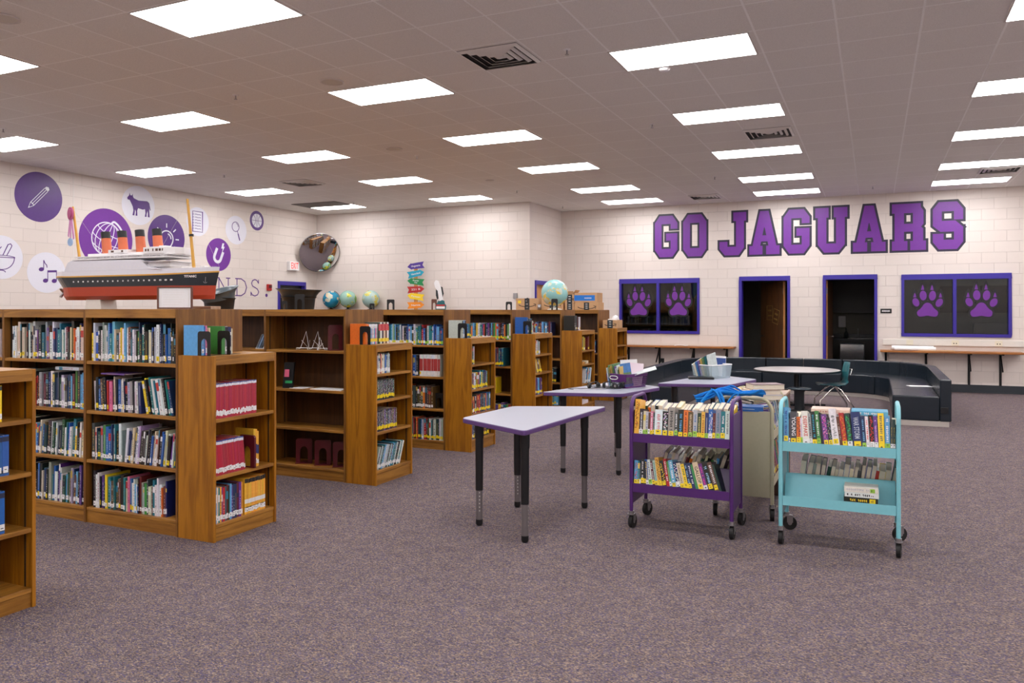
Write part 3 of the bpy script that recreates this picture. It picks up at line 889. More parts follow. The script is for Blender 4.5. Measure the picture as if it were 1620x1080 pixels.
decal(8.52, 2.164, .328, 0, 'pale disc decal with purple music notes', d_music)
decal(9.62, 2.80, .53, 1, 'large purple disc decal with white globe on stand drawing', lambda m: d_globe(m, 1.18))
decal(10.28, 3.463, .355, 0, 'pale disc decal with purple cow silhouette', d_cow)
decal(10.91, 2.93, .43, 2, 'purple disc decal with white light bulb behind the ship funnels', d_bulb)
decal(11.67, 3.31, .285, 0, 'pale disc decal with purple notepad drawing behind the golden mast', d_list)
decal(12.71, 3.238, .30, 0, 'pale disc decal with purple magnifying glass', d_mag)
decal(12.22, 2.693, .335, 1, 'purple disc decal with white horseshoe magnet drawing', d_magnet)
tb = decal(13.32, 3.50, .212, 2, 'small purple disc decal with pale ball drawing, nearest the convex mirror', lambda m: None)
for ch in list(tb.children):
    if ch.name.startswith('icon'): bpy.data.objects.remove(ch)
mb = MB().disc((0, 0), .15, 2); icon = mb.build('icon', M['lilac'], tb)
mb = MB()
mb.stroke([(-.15, 0), (.15, 0)], .008, 3); mb.stroke([(0, -.15), (0, .15)], .008, 3); mb.stroke(arc((.17, 0), .13, 120, 240), .008, 3); mb.stroke(arc((-.17, 0), .13, -60, 60), .008, 3)
mb.build('seam', M['purple_d'], icon)
tag(MB().disc((0, 0), .3, 1, 0, 40).build('wall_decal', M['purple_d'], None, (XW, 7.42, 3.33), PI / 2), 'purple disc decal cut by the frame edge beside the pencil disc', 'decal')

# "MINDS." lettering: typewriter letters
t = thing('wall_lettering', 'thin purple typewriter lettering reading MINDS. on the decal wall', 'lettering', (XW, 0, 0), PI / 2)
def serif(ch, x0, x1, z0, z1):
    mb = MB(); w = .022
    X = lambda a: x0 + (x1 - x0) * a
    Z = lambda b: z0 + (z1 - z0) * b
    def st(*p): mb.stroke([(X(a), Z(b)) for a, b in p], w, 1)
    if ch == 'N':
        st((.15, 0), (.15, 1)); st((.15, 1), (.85, 0)); st((.85, 0), (.85, 1)); st((0, 0), (.32, 0)); st((0, 1), (.2, 1)); st((.68, 1), (1, 1))
    if ch == 'M':
        st((.12, 0), (.12, 1)); st((.12, 1), (.5, .35), (.88, 1)); st((.88, 0), (.88, 1)); st((0, 0), (.26, 0)); st((.74, 0), (1, 0)); st((0, 1), (.14, 1)); st((.86, 1), (1, 1))
    if ch == 'I':
        st((.5, 0), (.5, 1)); st((.1, 0), (.9, 0)); st((.1, 1), (.9, 1))
    if ch == 'D':
        st((.15, 0), (.15, 1)); mb.stroke([(X(0), Z(0)), (X(.5), Z(0)), (X(.8), Z(.15)), (X(.95), Z(.5)), (X(.8), Z(.85)), (X(.5), Z(1)), (X(0), Z(1))], w, 1)
    if ch == 'S':
        st((.9, 1), (.9, .75)); st((.08, 0), (.08, .25))
        mb.stroke([(X(a), Z(b)) for a, b in ((.88, .8), (.72, .95), (.5, 1), (.25, .93), (.14, .76), (.25, .6), (.5, .52), (.78, .42), (.92, .25), (.8, .08), (.5, 0), (.22, .06), (.1, .2))], w, 1)
    return mb
for ch, a, b in (('M', 11.1, 11.5), ('I', 11.68, 11.95), ('N', 12.17, 12.54), ('D', 12.68, 13.03), ('S', 13.12, 13.40)):
    serif(ch, a, b, 1.865, 2.22).build('letter', M['purple_d'], t)
MB().disc((13.62, 1.885), .038, 1, 0, 16).build('full_stop', M['purple_d'], t)

# fire alarm, exit sign
t = thing('fire_alarm', 'red fire alarm on the wall beside the purple-framed door', 'alarm', (XW, 13.68, 2.06), PI / 2)
MB().box(-.06, .06, -.05, 0, -.07, .07).build('housing', M['red'], t, bevel=.006)
MB().box(-.045, .045, -.07, -.05, -.01, .055).build('horn', M['maroon'], t, bevel=.01)
t = thing('exit_sign', 'white EXIT sign with red letters mounted over a door', 'sign', (XW, 14.45, 2.57), PI / 2)
MB().box(-.16, .16, -.09, 0, -.10, .10).build('housing', M['white'], t, bevel=.005)
mb = MB(); add_text(mb, 'EXIT', .2, (0, -.092, 0), (1, 0, 0), (0, 0, 1), width=.24, bold=.002); mb.build('lettering', M['exitred'], t)

# convex mirror in the corner
t = thing('convex_mirror', 'round convex mirror tilted down in the corner over the globes', 'mirror', (XW + .42, YB - .42, 2.9))
nd = Vector((.76, -.61, -.375)).normalized()
q = nd.to_track_quat('Z', 'Y')
t.rotation_mode = 'QUATERNION'; t.rotation_quaternion = q
R = .46; sag = .055
rs = (R * R + sag * sag) / (2 * sag)
prof = []
for i in range(15):
    r = R * i / 14
    prof.append((max(r, .0005), math.sqrt(rs * rs - r * r) - (rs - sag)))
MB().lathe(prof, n=64).build('mirror_glass', M['mirror'], t)
MB().lathe([(R, -.02), (R + .012, -.02), (R + .012, .006), (R, .006)], n=64).build('rim', M['steel'], t)
MB().lathe([(.001, -.05), (.2, -.05), (R, -.021)], n=32).cyl((0, 0, -.3), (0, 0, -.05), .02).build('back_cover', M['offwhite'], t)

# ------------------------------------------------------------------ ceiling fixtures
PX = {0: -11.445, 1: -8.327, 2: -5.223, 3: -2.141, 4: .951, 5: 4.05}
PYR = [15.883, 14.058, 11.624, 9.190, 6.757, 4.323, 1.89, -.544, -2.98]
colname = ['column beside the decal wall', 'second column from the decal wall', 'third column from the decal wall', 'column over the tables', 'column over the black sofa', 'column furthest from the decal wall']
rowname = ['first row out from the lettered wall', 'second row out from the lettered wall', 'third row out from the lettered wall', 'fourth row out from the lettered wall', 'fifth row out from the lettered wall', 'sixth row out from the lettered wall', 'seventh row out', 'eighth row out', 'ninth row out']
proto = None
for c in range(6):
    for r, y in enumerate(PYR):
        x = PX[c]
        if r == 0 and x < XJ: continue
        if c == 0 and y > 13.5: pass
        lb = 'lit ceiling panel, %s, %s' % (rowname[r], colname[c])
        if proto is None:
            proto = thing('ceiling_light', lb, 'light', (x + .59, y + .2947, CZ), group='square lit ceiling panels')
            MB().box(-.61, .61, -.304, -.292, -.006, .0).box(-.61, .61, .292, .304, -.006, .0).box(-.61, -.592, -.292, .292, -.006, 0).box(.592, .61, -.292, .292, -.006, 0).build('frame', M['lframe'], proto)
            MB().box(-.592, .592, -.292, .292, -.004, -.001).build('diffuser', M['light'], proto)
        else:
            o = copy_tree(proto); o.location = (x + .59, y + .2947, CZ); o['label'] = lb

def vent(x, y, label, sx=.29, sy=.28):
    t = thing('ceiling_vent', label, 'vent', (x, y, CZ))
    MB().box(-sx, sx, -sy, sy, -.004, -.001).build('duct_opening', M['ventdark'], t)
    for k, s in enumerate((1.0, .78, .56, .34, .16)):
        a, b = sx * s, sy * s; z = -.002
        mb = MB(); w = .026 if k < 4 else .04
        for q in ([(-a, -b), (a, -b), (a - w, -b + w), (-a + w, -b + w)], [(a, -b), (a, b), (a - w, b - w), (a - w, -b + w)], [(a, b), (-a, b), (-a + w, b - w), (a - w, b - w)], [(-a, b), (-a, -b), (-a + w, -b + w), (-a + w, b - w)]):
            v = [(q[0][0], q[0][1], -.004), (q[1][0], q[1][1], -.004), (q[2][0], q[2][1], z - .02), (q[3][0], q[3][1], z - .02)]
            v2 = [(p[0], p[1], p[2] - .003) for p in v]
            mb._add(v + v2, [(0, 1, 2, 3), (4, 7, 6, 5), (0, 4, 5, 1), (1, 5, 6, 2), (2, 6, 7, 3), (3, 7, 4, 0)])
        mb.build('louver_ring', M['vent'], t)
vent(-3.08, 6.455, 'square louvred ceiling vent between the large near light panels')
vent(-1.24, 10.67, 'square louvred ceiling vent over the sofa side light column')
vent(-9.33, 11.34, 'square louvred ceiling vent near the decal wall')
vent(-3.1, 16.1, 'square louvred ceiling vent above the GO letters')
vent(1.85, 15.0, 'square louvred ceiling vent above the last letters')
mb = MB().box(-11.45, -10.3, 13.55, 14.15, CZ - .012, CZ - .001)
tag(mb.build('return_grille', mat('grey_return_grille', (92, 84, 80), .6, grain=.2, gscale=60)), 'grey return air grille in the ceiling near the corner', 'grille')
def round_fix(name, x, y, r, label, cat):
    t = thing(name, label, cat, (x, y, CZ))
    MB().lathe([(r * .86, -.001), (r * .86, -.010), (r, -.010), (r, -.001)], n=32).build('trim_ring', M['lframe'], t)
    MB().lathe([(.001, -.006), (r * .86, -.006)], n=32).build('grille', M['speaker'], t)
round_fix('ceiling_speaker', -4.95, 6.47, .12, 'round ceiling speaker beside the fourth light panel over the bookcases', 'speaker')
round_fix('ceiling_speaker', -6.2, 9.51, .12, 'round ceiling speaker between two light columns over the bookcases', 'speaker')
round_fix('ceiling_speaker', -6.215, 3.98, .12, 'round ceiling speaker near the frame corner over the first bookcase', 'speaker')
round_fix('ceiling_speaker', -6.17, 12.52, .08, 'small round ceiling speaker over the last bookcases', 'speaker')
proto = None
for x, y, wh in ((-6.19, 6.44, 'beside the big light panels over the first bookcases'), (-2.46, 6.53, 'beside the near vent'), (-2.49, 9.58, 'over the tables'), (-9.99, 6.4, 'near the decal wall beside the pencil disc'),
                 (-9.99, 10.13, 'near the decal wall vent'), (-6.17, 10.08, 'beyond the middle speaker'), (-6.22, 13.8, 'over the last bookcases'), (-6.24, 16.3, 'in the recess by the jog'), (-2.49, 13.78, 'over the round table'), (-.03, 16.1, 'above the letters R and S'), (-10.0, 13.8, 'beside the return grille')):
    lb = 'small ceiling sprinkler head ' + wh
    if proto is None:
        proto = thing('sprinkler', lb, 'sprinkler', (x, y, CZ), group='ceiling sprinklers')
        MB().lathe([(.035, -.001), (.03, -.008), (.001, -.008)], n=16).build('escutcheon', M['white'], proto)
        MB().cyl((0, 0, -.008), (0, 0, -.045), .007, n=8).cyl((0, 0, -.045), (0, 0, -.049), .018, n=10).build('head', M['steel'], proto)
    else:
        o = copy_tree(proto); o.location = (x, y, CZ); o['label'] = lb
t = thing('smoke_detector', 'small white smoke detector beside the first panel over the tables', 'detector', (-1.81, 7.42, CZ))
MB().lathe([(.001, -.03), (.04, -.03), (.055, -.012), (.055, -.001)], n=24).build('housing', M['white'], t)

# ------------------------------------------------------------------ bookcases
FR = {1: 3.965, 2: 5.85, 3: 7.665, 4: 9.45, 5: 11.25, 6: 13.04}     # front faces of the rows
SIDE_X = -4.33
H_TALL, H_SHORT = 1.56, 1.245

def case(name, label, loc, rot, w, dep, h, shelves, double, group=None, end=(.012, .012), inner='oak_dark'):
    sidem = 'oak' if h < 1.4 else 'oak_tall'
    t = thing(name, label, 'bookcase', loc, rot, group)
    a, b = end
    MB().box(0, a, 0, dep, 0, h - .001).build('side_panel', M[sidem], t, bevel=.0015, segs=1)
    MB().box(w - b, w, 0, dep, 0, h - .001).build('side_panel', M[sidem], t, bevel=.0015, segs=1)
    MB().box(a, w - b, .02, dep - (.02 if double else 0), h - .024, h).build('top_board', M['oak_x'], t)
    MB().box(a, w - b, 0, .02, h - .062, h).build('top_rail', M['oak_x'], t)
    if double: MB().box(a, w - b, dep - .02, dep, h - .062, h).build('top_rail', M['oak_x'], t)
    mid = dep / 2 if double else dep - .012
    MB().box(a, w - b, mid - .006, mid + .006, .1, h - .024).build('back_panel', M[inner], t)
    zb = shelves[-1]
    MB().box(a, w - b, .012, .03, 0, zb - .018).build('kick_board', M['oak_x'], t)
    if double: MB().box(a, w - b, dep - .03, dep - .012, 0, zb - .018).build('kick_board', M['oak_x'], t)
    for z in shelves:
        MB().box(a, w - b, .006, mid - .006, z - .024, z).build('shelf', M['oak_x'], t, bevel=.002, segs=1)
        if double: MB().box(a, w - b, mid + .006, dep - .006, z - .024, z).build('shelf', M['oak_x'], t, bevel=.002, segs=1)
    st = MB()
    for xx in (a, w - b - .003):
        for yy in (.05, mid - .05): st.box(xx, xx + .003, yy, yy + .012, zb, h - .03)
    st.build('shelf_standard', M['standard'], t)
    return t

rn = {1: 'first row, under the model liner', 2: 'second row', 3: 'third row', 4: 'fourth row', 5: 'fifth row', 6: 'last row'}
unitpos = ['at the row end', 'second from the row end', 'third from the row end', 'fourth from the row end']
for r, f in FR.items():
    for k in range(4 if r > 1 else 3):
        x1 = SIDE_X - .93 * k
        state = 'empty' if (r == 2) else 'book-filled'
        sh = (1.182, .82, .462, .112) if r < 3 else (1.162, .81, .45, .10)
        case('tall_bookcase', 'tall oak %s bookcase, %s, %s' % (state, unitpos[k], rn[r]), (x1 - .93, f, 0), 0, .93, .61, H_TALL, sh, True,
             'tall oak double-sided bookcases in rows', end=(.012, .02 if k == 0 else .012))
SS = {0: (.985, .708, .415, .102), 1: (.82, .435, .115), 2: (.984, .748, .467, .126), 3: (.955, .68, .41, .13), 4: (.97, .73, .445, .13), 5: (.94, .73, .435, .13), 6: (.948, .742, .435, .13)}
SF = dict(FR); SF[0] = 2.13
sdesc = {0: 'low oak end bookcase with yellow and blue volumes, cut by the frame', 1: 'low oak end bookcase holding rows of red volumes', 2: 'low oak end bookcase beside the empty tall bookcase', 3: 'low oak end bookcase at the third row, behind the front table corner',
         4: 'low oak end bookcase at the fourth row, beside the table with headphones', 5: 'low oak end bookcase at the fifth row with dark books on top', 6: 'low oak end bookcase at the last row with a carton on top'}
for r in range(7):
    case('low_bookcase', sdesc[r], (-4.0, SF[r], 0), PI / 2, .605, .325, H_SHORT, SS[r], False, 'low oak end bookcases', end=(.02, .02), inner='oak')
# bookcases along the back wall that carry the globes and the arrow signpost
for k in range(4):
    case('tall_bookcase', 'tall oak bookcase against the back wall, %s' % ['in the corner under the mirror', 'second from the corner', 'third from the corner', 'under the arrow signpost'][k],
         (-12.17 + .93 * k, YB - .36, 0), 0, .93, .33, H_TALL, (1.16, .81, .45, .1), False, 'tall oak bookcases along the back wall')

# ------------------------------------------------------------------ books
PAL = {'white': (222, 222, 226), 'cream': (216, 202, 172), 'navy': (28, 46, 92), 'blue': (34, 92, 168), 'sky-blue': (96, 166, 214), 'teal': (26, 112, 126), 'black': (24, 24, 28),
       'charcoal': (62, 66, 74), 'grey': (142, 146, 150), 'red': (176, 40, 42), 'maroon': (96, 28, 40), 'orange': (222, 112, 38), 'yellow': (238, 204, 40), 'green': (66, 136, 70),
       'dark-green': (28, 66, 52), 'purple': (98, 58, 136), 'pink': (214, 118, 152), 'brown': (98, 66, 46), 'crimson': (172, 44, 66), 'silver': (182, 192, 196), 'lilac': (176, 160, 200), 'golden': (232, 172, 64)}
BOOKS = []
rng = random.Random(11)
def jit(c, s=10): return tuple(max(8, min(245, v + rng.uniform(-s, s))) for v in c)
def add_book(loc, rz, T, H, D, cname, place, lean=0., tilt=0., stick=None, bands=None, title=None, seq=None, vis=True, flat=False, tcol=None, extra=None, roll=0., prio=0):
    BOOKS.append(dict(loc=loc, rz=rz, T=T, H=H, D=D, c=cname, rgb=jit(PAL[cname]), place=place, lean=lean, tilt=tilt, stick=stick, bands=bands, title=title, seq=seq, vis=vis, flat=flat, tcol=tcol, extra=extra, roll=roll, prio=prio))
def wpick(pal):
    tot = sum(pal.values()); u = rng.uniform(0, tot)
    for k, v in pal.items():
        u -= v
        if u <= 0: return k
    return k
_seq = [0]
def fill(axis, a0, a1, front, z, pal, place, t=(.010, .030), h=(.21, .28), d=(.15, .2), stick={'white': 1.0}, lean=0.0, leanv=0.0, vis=(None, None), bands=None, same=None, rev=False, title=None, inset=.03):
    """fill a stretch of shelf; axis 'x': spines face -y, 'y': spines face +x, 'b': spines face +y"""
    _seq[0] += 1; sid = _seq[0]
    p = a0
    prev = None
    ln = lean
    while True:
        T = t[0] + (t[1] - t[0]) * rng.random() ** 1.7; H = rng.uniform(*h); D = rng.uniform(*d)
        if same: cn = same
        else:
            cn = wpick(pal)
        ln2 = ln + (rng.uniform(-leanv, leanv) if leanv else 0)
        adv = T / math.cos(ln2) + .0006 + abs(math.sin(ln2)) * .002
        if p + adv > a1: break
        c = p + adv / 2
        st = wpick(stick) if stick else None
        if st == 'none': st = None
        v = (vis[0] is None or c >= vis[0]) and (vis[1] is None or c <= vis[1])
        off = inset + (rng.uniform(0, .0015) if same else rng.uniform(0, .004) if axis == 'y' else rng.uniform(-.004, .012))
        if axis == 'x': loc = (c, front + off, z); rz = 0
        elif axis == 'y': loc = (front - off, c, z); rz = PI / 2
        else: loc = (c, front - off, z); rz = PI
        add_book(loc, rz, T, H, D, cn, place, lean=ln2, stick=st, seq=sid, vis=v, bands=bands, title=title)
        p += adv
    return p

NF = {'white': 24, 'cream': 8, 'navy': 14, 'blue': 9, 'sky-blue': 5, 'teal': 9, 'black': 19, 'charcoal': 8, 'grey': 6, 'red': 2, 'maroon': 3, 'orange': 2, 'yellow': 2, 'green': 2, 'dark-green': 6, 'purple': 3, 'pink': 1, 'brown': 6, 'silver': 8, 'lilac': 3}
DK = {'black': 24, 'navy': 12, 'brown': 9, 'dark-green': 8, 'red': 7, 'blue': 8, 'charcoal': 9, 'teal': 6, 'white': 5, 'purple': 5, 'orange': 4, 'maroon': 5, 'silver': 4}
BR = {'red': 8, 'orange': 8, 'purple': 7, 'green': 7, 'navy': 8, 'yellow': 4, 'black': 9, 'teal': 7, 'white': 4, 'sky-blue': 5, 'maroon': 5}
WS = {'white': 76, 'yellow': 12, 'none': 10}; YS_ = {'yellow': 80, 'white': 16, 'none': 4}; GS = {'white': 50, 'yellow': 30, 'green': 20}

f = FR[1] 
P1, P2 = "under the liner's stern", "under the liner's bow"
fill('x', -6.13, -5.97, f, 1.182, {'white': 2, 'cream': 1, 'black': 1}, 'top shelf ' + P1, stick=WS)
fill('x', -5.95, -5.31, f, 1.182, NF, 'top shelf ' + P1, stick=WS, h=(.20, .29))
fill('x', -6.18, -5.31, f, .82, NF, 'second shelf ' + P1, t=(.010, .034), stick=WS, h=(.22, .29), vis=(-5.85, None))
fill('x', -6.18, -5.31, f, .462, NF, 'third shelf ' + P1, stick=WS, h=(.20, .28), lean=.06, leanv=.02, vis=(-5.85, None))
fill('x', -6.18, -5.31, f, .112, NF, 'bottom shelf ' + P1, stick=WS, h=(.20, .29), lean=.03, leanv=.02, vis=(-5.83, None))
fill('x', -5.22, -4.36, f, 1.182, NF, 'top shelf ' + P2, stick=WS, t=(.009, .028), h=(.20, .29))
fill('x', -5.20, -4.70, f, .82, NF, 'second shelf ' + P2, stick=WS, t=(.009, .030), h=(.21, .26), lean=-.03, leanv=.03)
fill('x', -4.67, -4.40, f, .82, {'black': 3, 'navy': 3, 'blue': 2, 'white': 2, 'yellow': 1, 'teal': 1}, 'second shelf ' + P2, stick=WS, t=(.012, .028), h=(.23, .27), lean=-.20, leanv=.03)
fill('x', -5.22, -4.90, f, .462, NF, 'third shelf ' + P2, stick=WS, t=(.009, .030), h=(.20, .28))
fill('x', -4.89, -4.39, f, .462, NF, 'third shelf ' + P2, stick=WS, t=(.010, .026), h=(.21, .27), lean=.12, leanv=.03)
fill('x', -5.20, -4.46, f, .112, NF, 'bottom shelf ' + P2, stick=WS, t=(.010, .030), h=(.19, .27))
fill('x', -7.1, -6.25, f, 1.182, NF, 'top shelf', vis=(0, 0))
# low end bookcase of the first row
bs = [(.90, 1.0, (222, 222, 232)), (.965, 1.0, (34, 66, 140))]
X = -4.0; y0 = FR[1]
fill('y', y0 + .03, y0 + .44, X, .82, {}, 'upper shelf of red set', same='crimson', t=(.0125, .0165), h=(.236, .240), stick={'white': 1}, bands=[(.90, .97, (222, 222, 232)), (.97, 1.0, (34, 66, 140))], inset=.025)
fill('y', y0 + .03, y0 + .33, X, .435, {}, 'middle shelf of red set', same='crimson', t=(.013, .019), h=(.236, .240), stick={'white': 1}, bands=[(.88, .96, (222, 222, 232)), (.96, 1.0, (34, 66, 140))], lean=-.10, inset=.025)
fill('y', y0 + .40, y0 + .46, X, .435, {'golden': 1}, 'middle shelf beside the maroon bookend', t=(.015, .02), h=(.25, .27), stick={'white': 1}, bands=[(.35, .6, (24, 50, 110))], inset=.025)
fill('y', y0 + .03, y0 + .30, X, .115, {'purple': 3, 'cream': 2, 'navy': 2, 'maroon': 2, 'sky-blue': 3, 'teal': 2, 'golden': 1, 'red': 1, 'dark-green': 1}, 'bottom shelf below the red set', t=(.010, .024), h=(.23, .25), stick={'white': 1}, inset=.025)
fill('y', y0 + .31, y0 + .53, X, .115, {}, 'bottom shelf below the red set', same='golden', t=(.016, .019), h=(.245, .25), stick={'white': 1}, bands=[(.88, 1.0, (30, 30, 32)), (.30, .42, (226, 226, 226)), (.12, .2, (30, 30, 32))], inset=.025)
# low bookcase at the frame edge
y0 = SF[0]
fill('y', y0 + .30, y0 + .47, X, .985, {}, 'shelf of yellow volumes', same='yellow', t=(.026, .032), h=(.185, .188), stick={'white': 1}, bands=[(.86, .97, (60, 72, 70)), (.10, .22, (30, 30, 30))], inset=.03)
fill('y', y0 + .28, y0 + .49, X, .708, {}, 'upper shelf of blue volumes', same='blue', t=(.03, .036), h=(.205, .208), stick={'white': 1}, bands=[(.84, .96, (40, 44, 70)), (.06, .14, (30, 30, 30))], inset=.03)
fill('y', y0 + .26, y0 + .47, X, .415, {}, 'lower shelf of blue volumes', same='blue', t=(.026, .03), h=(.215, .218), stick={'white': 1}, bands=[(.84, .96, (40, 44, 70)), (.06, .14, (30, 30, 30))], inset=.03)
# second-row low bookcase
y0 = FR[2]
fill('y', y0 + .03, y0 + .27, X, .984, {'cream': 2, 'silver': 3, 'red': 1, 'blue': 1, 'white': 2, 'orange': 1}, 'topmost shelf, second row end', stick={'white': 1}, t=(.012, .016), h=(.165, .185))
fill('y', y0 + .03, y0 + .34, X, .748, {'black': 6, 'dark-green': 2, 'charcoal': 2}, 'second shelf, second row end', stick={'yellow': 1}, t=(.016, .02), h=(.178, .182), title='speck')
fill('y', y0 + .03, y0 + .40, X, .467, {'black': 3, 'purple': 2, 'brown': 3, 'navy': 2}, 'third shelf, second row end', stick={'yellow': 1}, t=(.016, .024), h=(.185, .195), title='speck')
fill('y', y0 + .03, y0 + .44, X, .126, {'white': 3, 'silver': 3, 'teal': 2, 'black': 2, 'sky-blue': 1}, 'bottom shelf, second row end', stick={'white': 1}, t=(.014, .02), h=(.215, .225), lean=.38, title='speck')
# third row
f = FR[3]
fill('x', -5.24, -4.36, f, 1.162, {'navy': 4, 'blue': 5, 'silver': 3, 'teal': 3, 'black': 4, 'white': 2, 'green': 1, 'red': 1, 'sky-blue': 2}, 'top shelf, third row', stick=GS, t=(.012, .026), h=(.19, .24), vis=(-4.95, None))
fill('x', -5.24, -4.69, f, .81, {'navy': 4, 'black': 3, 'blue': 2, 'silver': 1}, 'second shelf, third row', stick={'white': 1}, t=(.02, .026), h=(.235, .245), vis=(-4.78, None))
fill('x', -4.68, -4.40, f, .81, {'white': 4}, 'second shelf, third row', stick={'white': 3, 'yellow': 1}, t=(.024, .028), h=(.245, .25), bands=[(.25, .8, (170, 60, 60))])
fill('x', -5.24, -4.50, f, .45, {'black': 4, 'orange': 2, 'brown': 3, 'charcoal': 2}, 'third shelf, third row', stick={'white': 1}, t=(.022, .034), h=(.22, .26), vis=(-4.78, None))
fill('x', -5.24, -4.36, f, .10, DK, 'bottom shelf, third row', stick=YS_, t=(.014, .030), h=(.22, .25), vis=(-4.78, None))
y0 = FR[3]
fill('y', y0 + .03, y0 + .15, X, .955, {'charcoal': 2, 'dark-green': 2, 'silver': 1}, 'topmost shelf, third row end', stick={'yellow': 1}, t=(.018, .026), h=(.19, .21))
fill('y', y0 + .03, y0 + .47, X, .68, BR, 'second shelf, third row end', stick={'yellow': 1}, t=(.018, .028), h=(.17, .20))
fill('y', y0 + .03, y0 + .54, X, .41, DK, 'third shelf, third row end', stick={'yellow': 8, 'white': 1}, t=(.018, .026), h=(.19, .21))
fill('y', y0 + .03, y0 + .50, X, .13, DK, 'bottom shelf, third row end', stick=YS_, t=(.018, .028), h=(.18, .21), lean=.05, leanv=.03)
# fourth to sixth rows
f = FR[4]
fill('x', -5.24, -4.36, f, 1.162, BR, 'top shelf, fourth row', stick=GS, t=(.018, .032), h=(.20, .23), vis=(-5.1, None))
fill('x', -5.24, -4.47, f, .81, {'navy': 2, 'red': 3, 'maroon': 2, 'teal': 2, 'charcoal': 1}, 'second shelf, fourth row', stick={'yellow': 3, 'white': 1}, t=(.022, .030), h=(.23, .25), vis=(-4.85, None))
fill('x', -5.24, -4.56, f, .45, {'orange': 3, 'yellow': 2, 'red': 2, 'charcoal': 1}, 'third shelf, fourth row', stick={'yellow': 3, 'white': 1}, t=(.022, .030), h=(.21, .24), vis=(-4.85, None))
fill('x', -5.24, -4.36, f, .10, BR, 'bottom shelf, fourth row', stick={'none': 1}, t=(.03, .04), h=(.2, .24), vis=(-4.85, None))
y0 = f
fill('y', y0 + .03, y0 + .25, X, .97, {'silver': 3, 'white': 1, 'charcoal': 1}, 'topmost shelf, fourth row end', stick={'white': 1, 'yellow': 1}, t=(.018, .03), h=(.17, .2))
fill('y', y0 + .03, y0 + .10, X, .73, {'purple': 2, 'navy': 1, 'black': 1}, 'second shelf, fourth row end', stick={'yellow': 1}, t=(.018, .03), h=(.17, .2))
fill('y', y0 + .14, y0 + .34, X, .73, {'brown': 2, 'cream': 1, 'yellow': 1}, 'second shelf, fourth row end', stick={'yellow': 1}, t=(.018, .03), h=(.17, .2), lean=-.42)
fill('y', y0 + .03, y0 + .32, X, .445, {'purple': 2, 'black': 2, 'charcoal': 1, 'sky-blue': 1, 'navy': 1}, 'third shelf, fourth row end', stick={'white': 1, 'yellow': 1}, t=(.02, .03), h=(.19, .23), lean=-.06)
fill('y', y0 + .03, y0 + .14, X, .13, {'dark-green': 1, 'brown': 1}, 'bottom shelf, fourth row end', stick={'none': 1}, t=(.03, .04), h=(.15, .18))
f = FR[5]
fill('x', -5.24, -4.50, f, 1.162, {'maroon': 4, 'brown': 2, 'navy': 3, 'sky-blue': 2}, 'top shelf, fifth row', stick={'white': 1}, t=(.022, .032), h=(.19, .22), vis=(-5.05, None))
fill('x', -4.75, -4.60, f, .81, {'orange': 1}, 'second shelf, fifth row', stick={'white': 1, 'yellow': 1}, t=(.04, .05), h=(.24, .26))
fill('x', -4.85, -4.38, f, .45, {'dark-green': 4, 'black': 1}, 'third shelf, fifth row', stick={'yellow': 1}, t=(.03, .045), h=(.21, .23))
fill('x', -4.85, -4.38, f, .10, {'sky-blue': 3, 'navy': 1, 'teal': 1}, 'bottom shelf, fifth row', stick=GS, t=(.03, .045), h=(.2, .24))
y0 = f
fill('y', y0 + .03, y0 + .26, X, .94, {'black': 2, 'charcoal': 1, 'yellow': 2}, 'topmost shelf, fifth row end', stick={'yellow': 3, 'white': 1}, t=(.025, .04), h=(.19, .22))
fill('y', y0 + .36, y0 + .44, X, .94, {'maroon': 2, 'red': 1}, 'topmost shelf, fifth row end', stick={'yellow': 1, 'white': 1}, t=(.025, .035), h=(.2, .22))
fill('y', y0 + .22, y0 + .52, X, .435, {'sky-blue': 2, 'white': 2, 'charcoal': 1, 'cream': 1}, 'third shelf, fifth row end', stick={'white': 1}, t=(.02, .035), h=(.22, .25), lean=.30)
f = FR[6]
fill('x', -4.62, -4.36, f, .81, {'red': 1, 'navy': 2, 'charcoal': 2, 'orange': 1}, 'second shelf, last row', stick={'yellow': 1, 'white': 1}, t=(.03, .045), h=(.2, .24))
fill('y', f + .03, f + .08, X, .948, {'cream': 1}, 'topmost shelf, last row end', stick={'yellow': 1}, t=(.04, .045), h=(.08, .09))
# rear sides of some rows (seen in the convex mirror)
for r in (4, 5, 6):
    for k in range(4):
        for z in (1.162, .81, .45, .10):
            fill('b', SIDE_X - .93 * k - .90, SIDE_X - .93 * k - .06, FR[r] + .61, z, NF, 'rear', t=(.03, .055), h=(.2, .27), vis=(99, None))
for k in (1, 2, 3):
    for r in (3, 4, 5, 6):
        fill('x', SIDE_X - .93 * k - .90, SIDE_X - .93 * k - .1, FR[r], 1.162, NF, 'x', t=(.03, .05), h=(.2, .26), vis=(99, None))

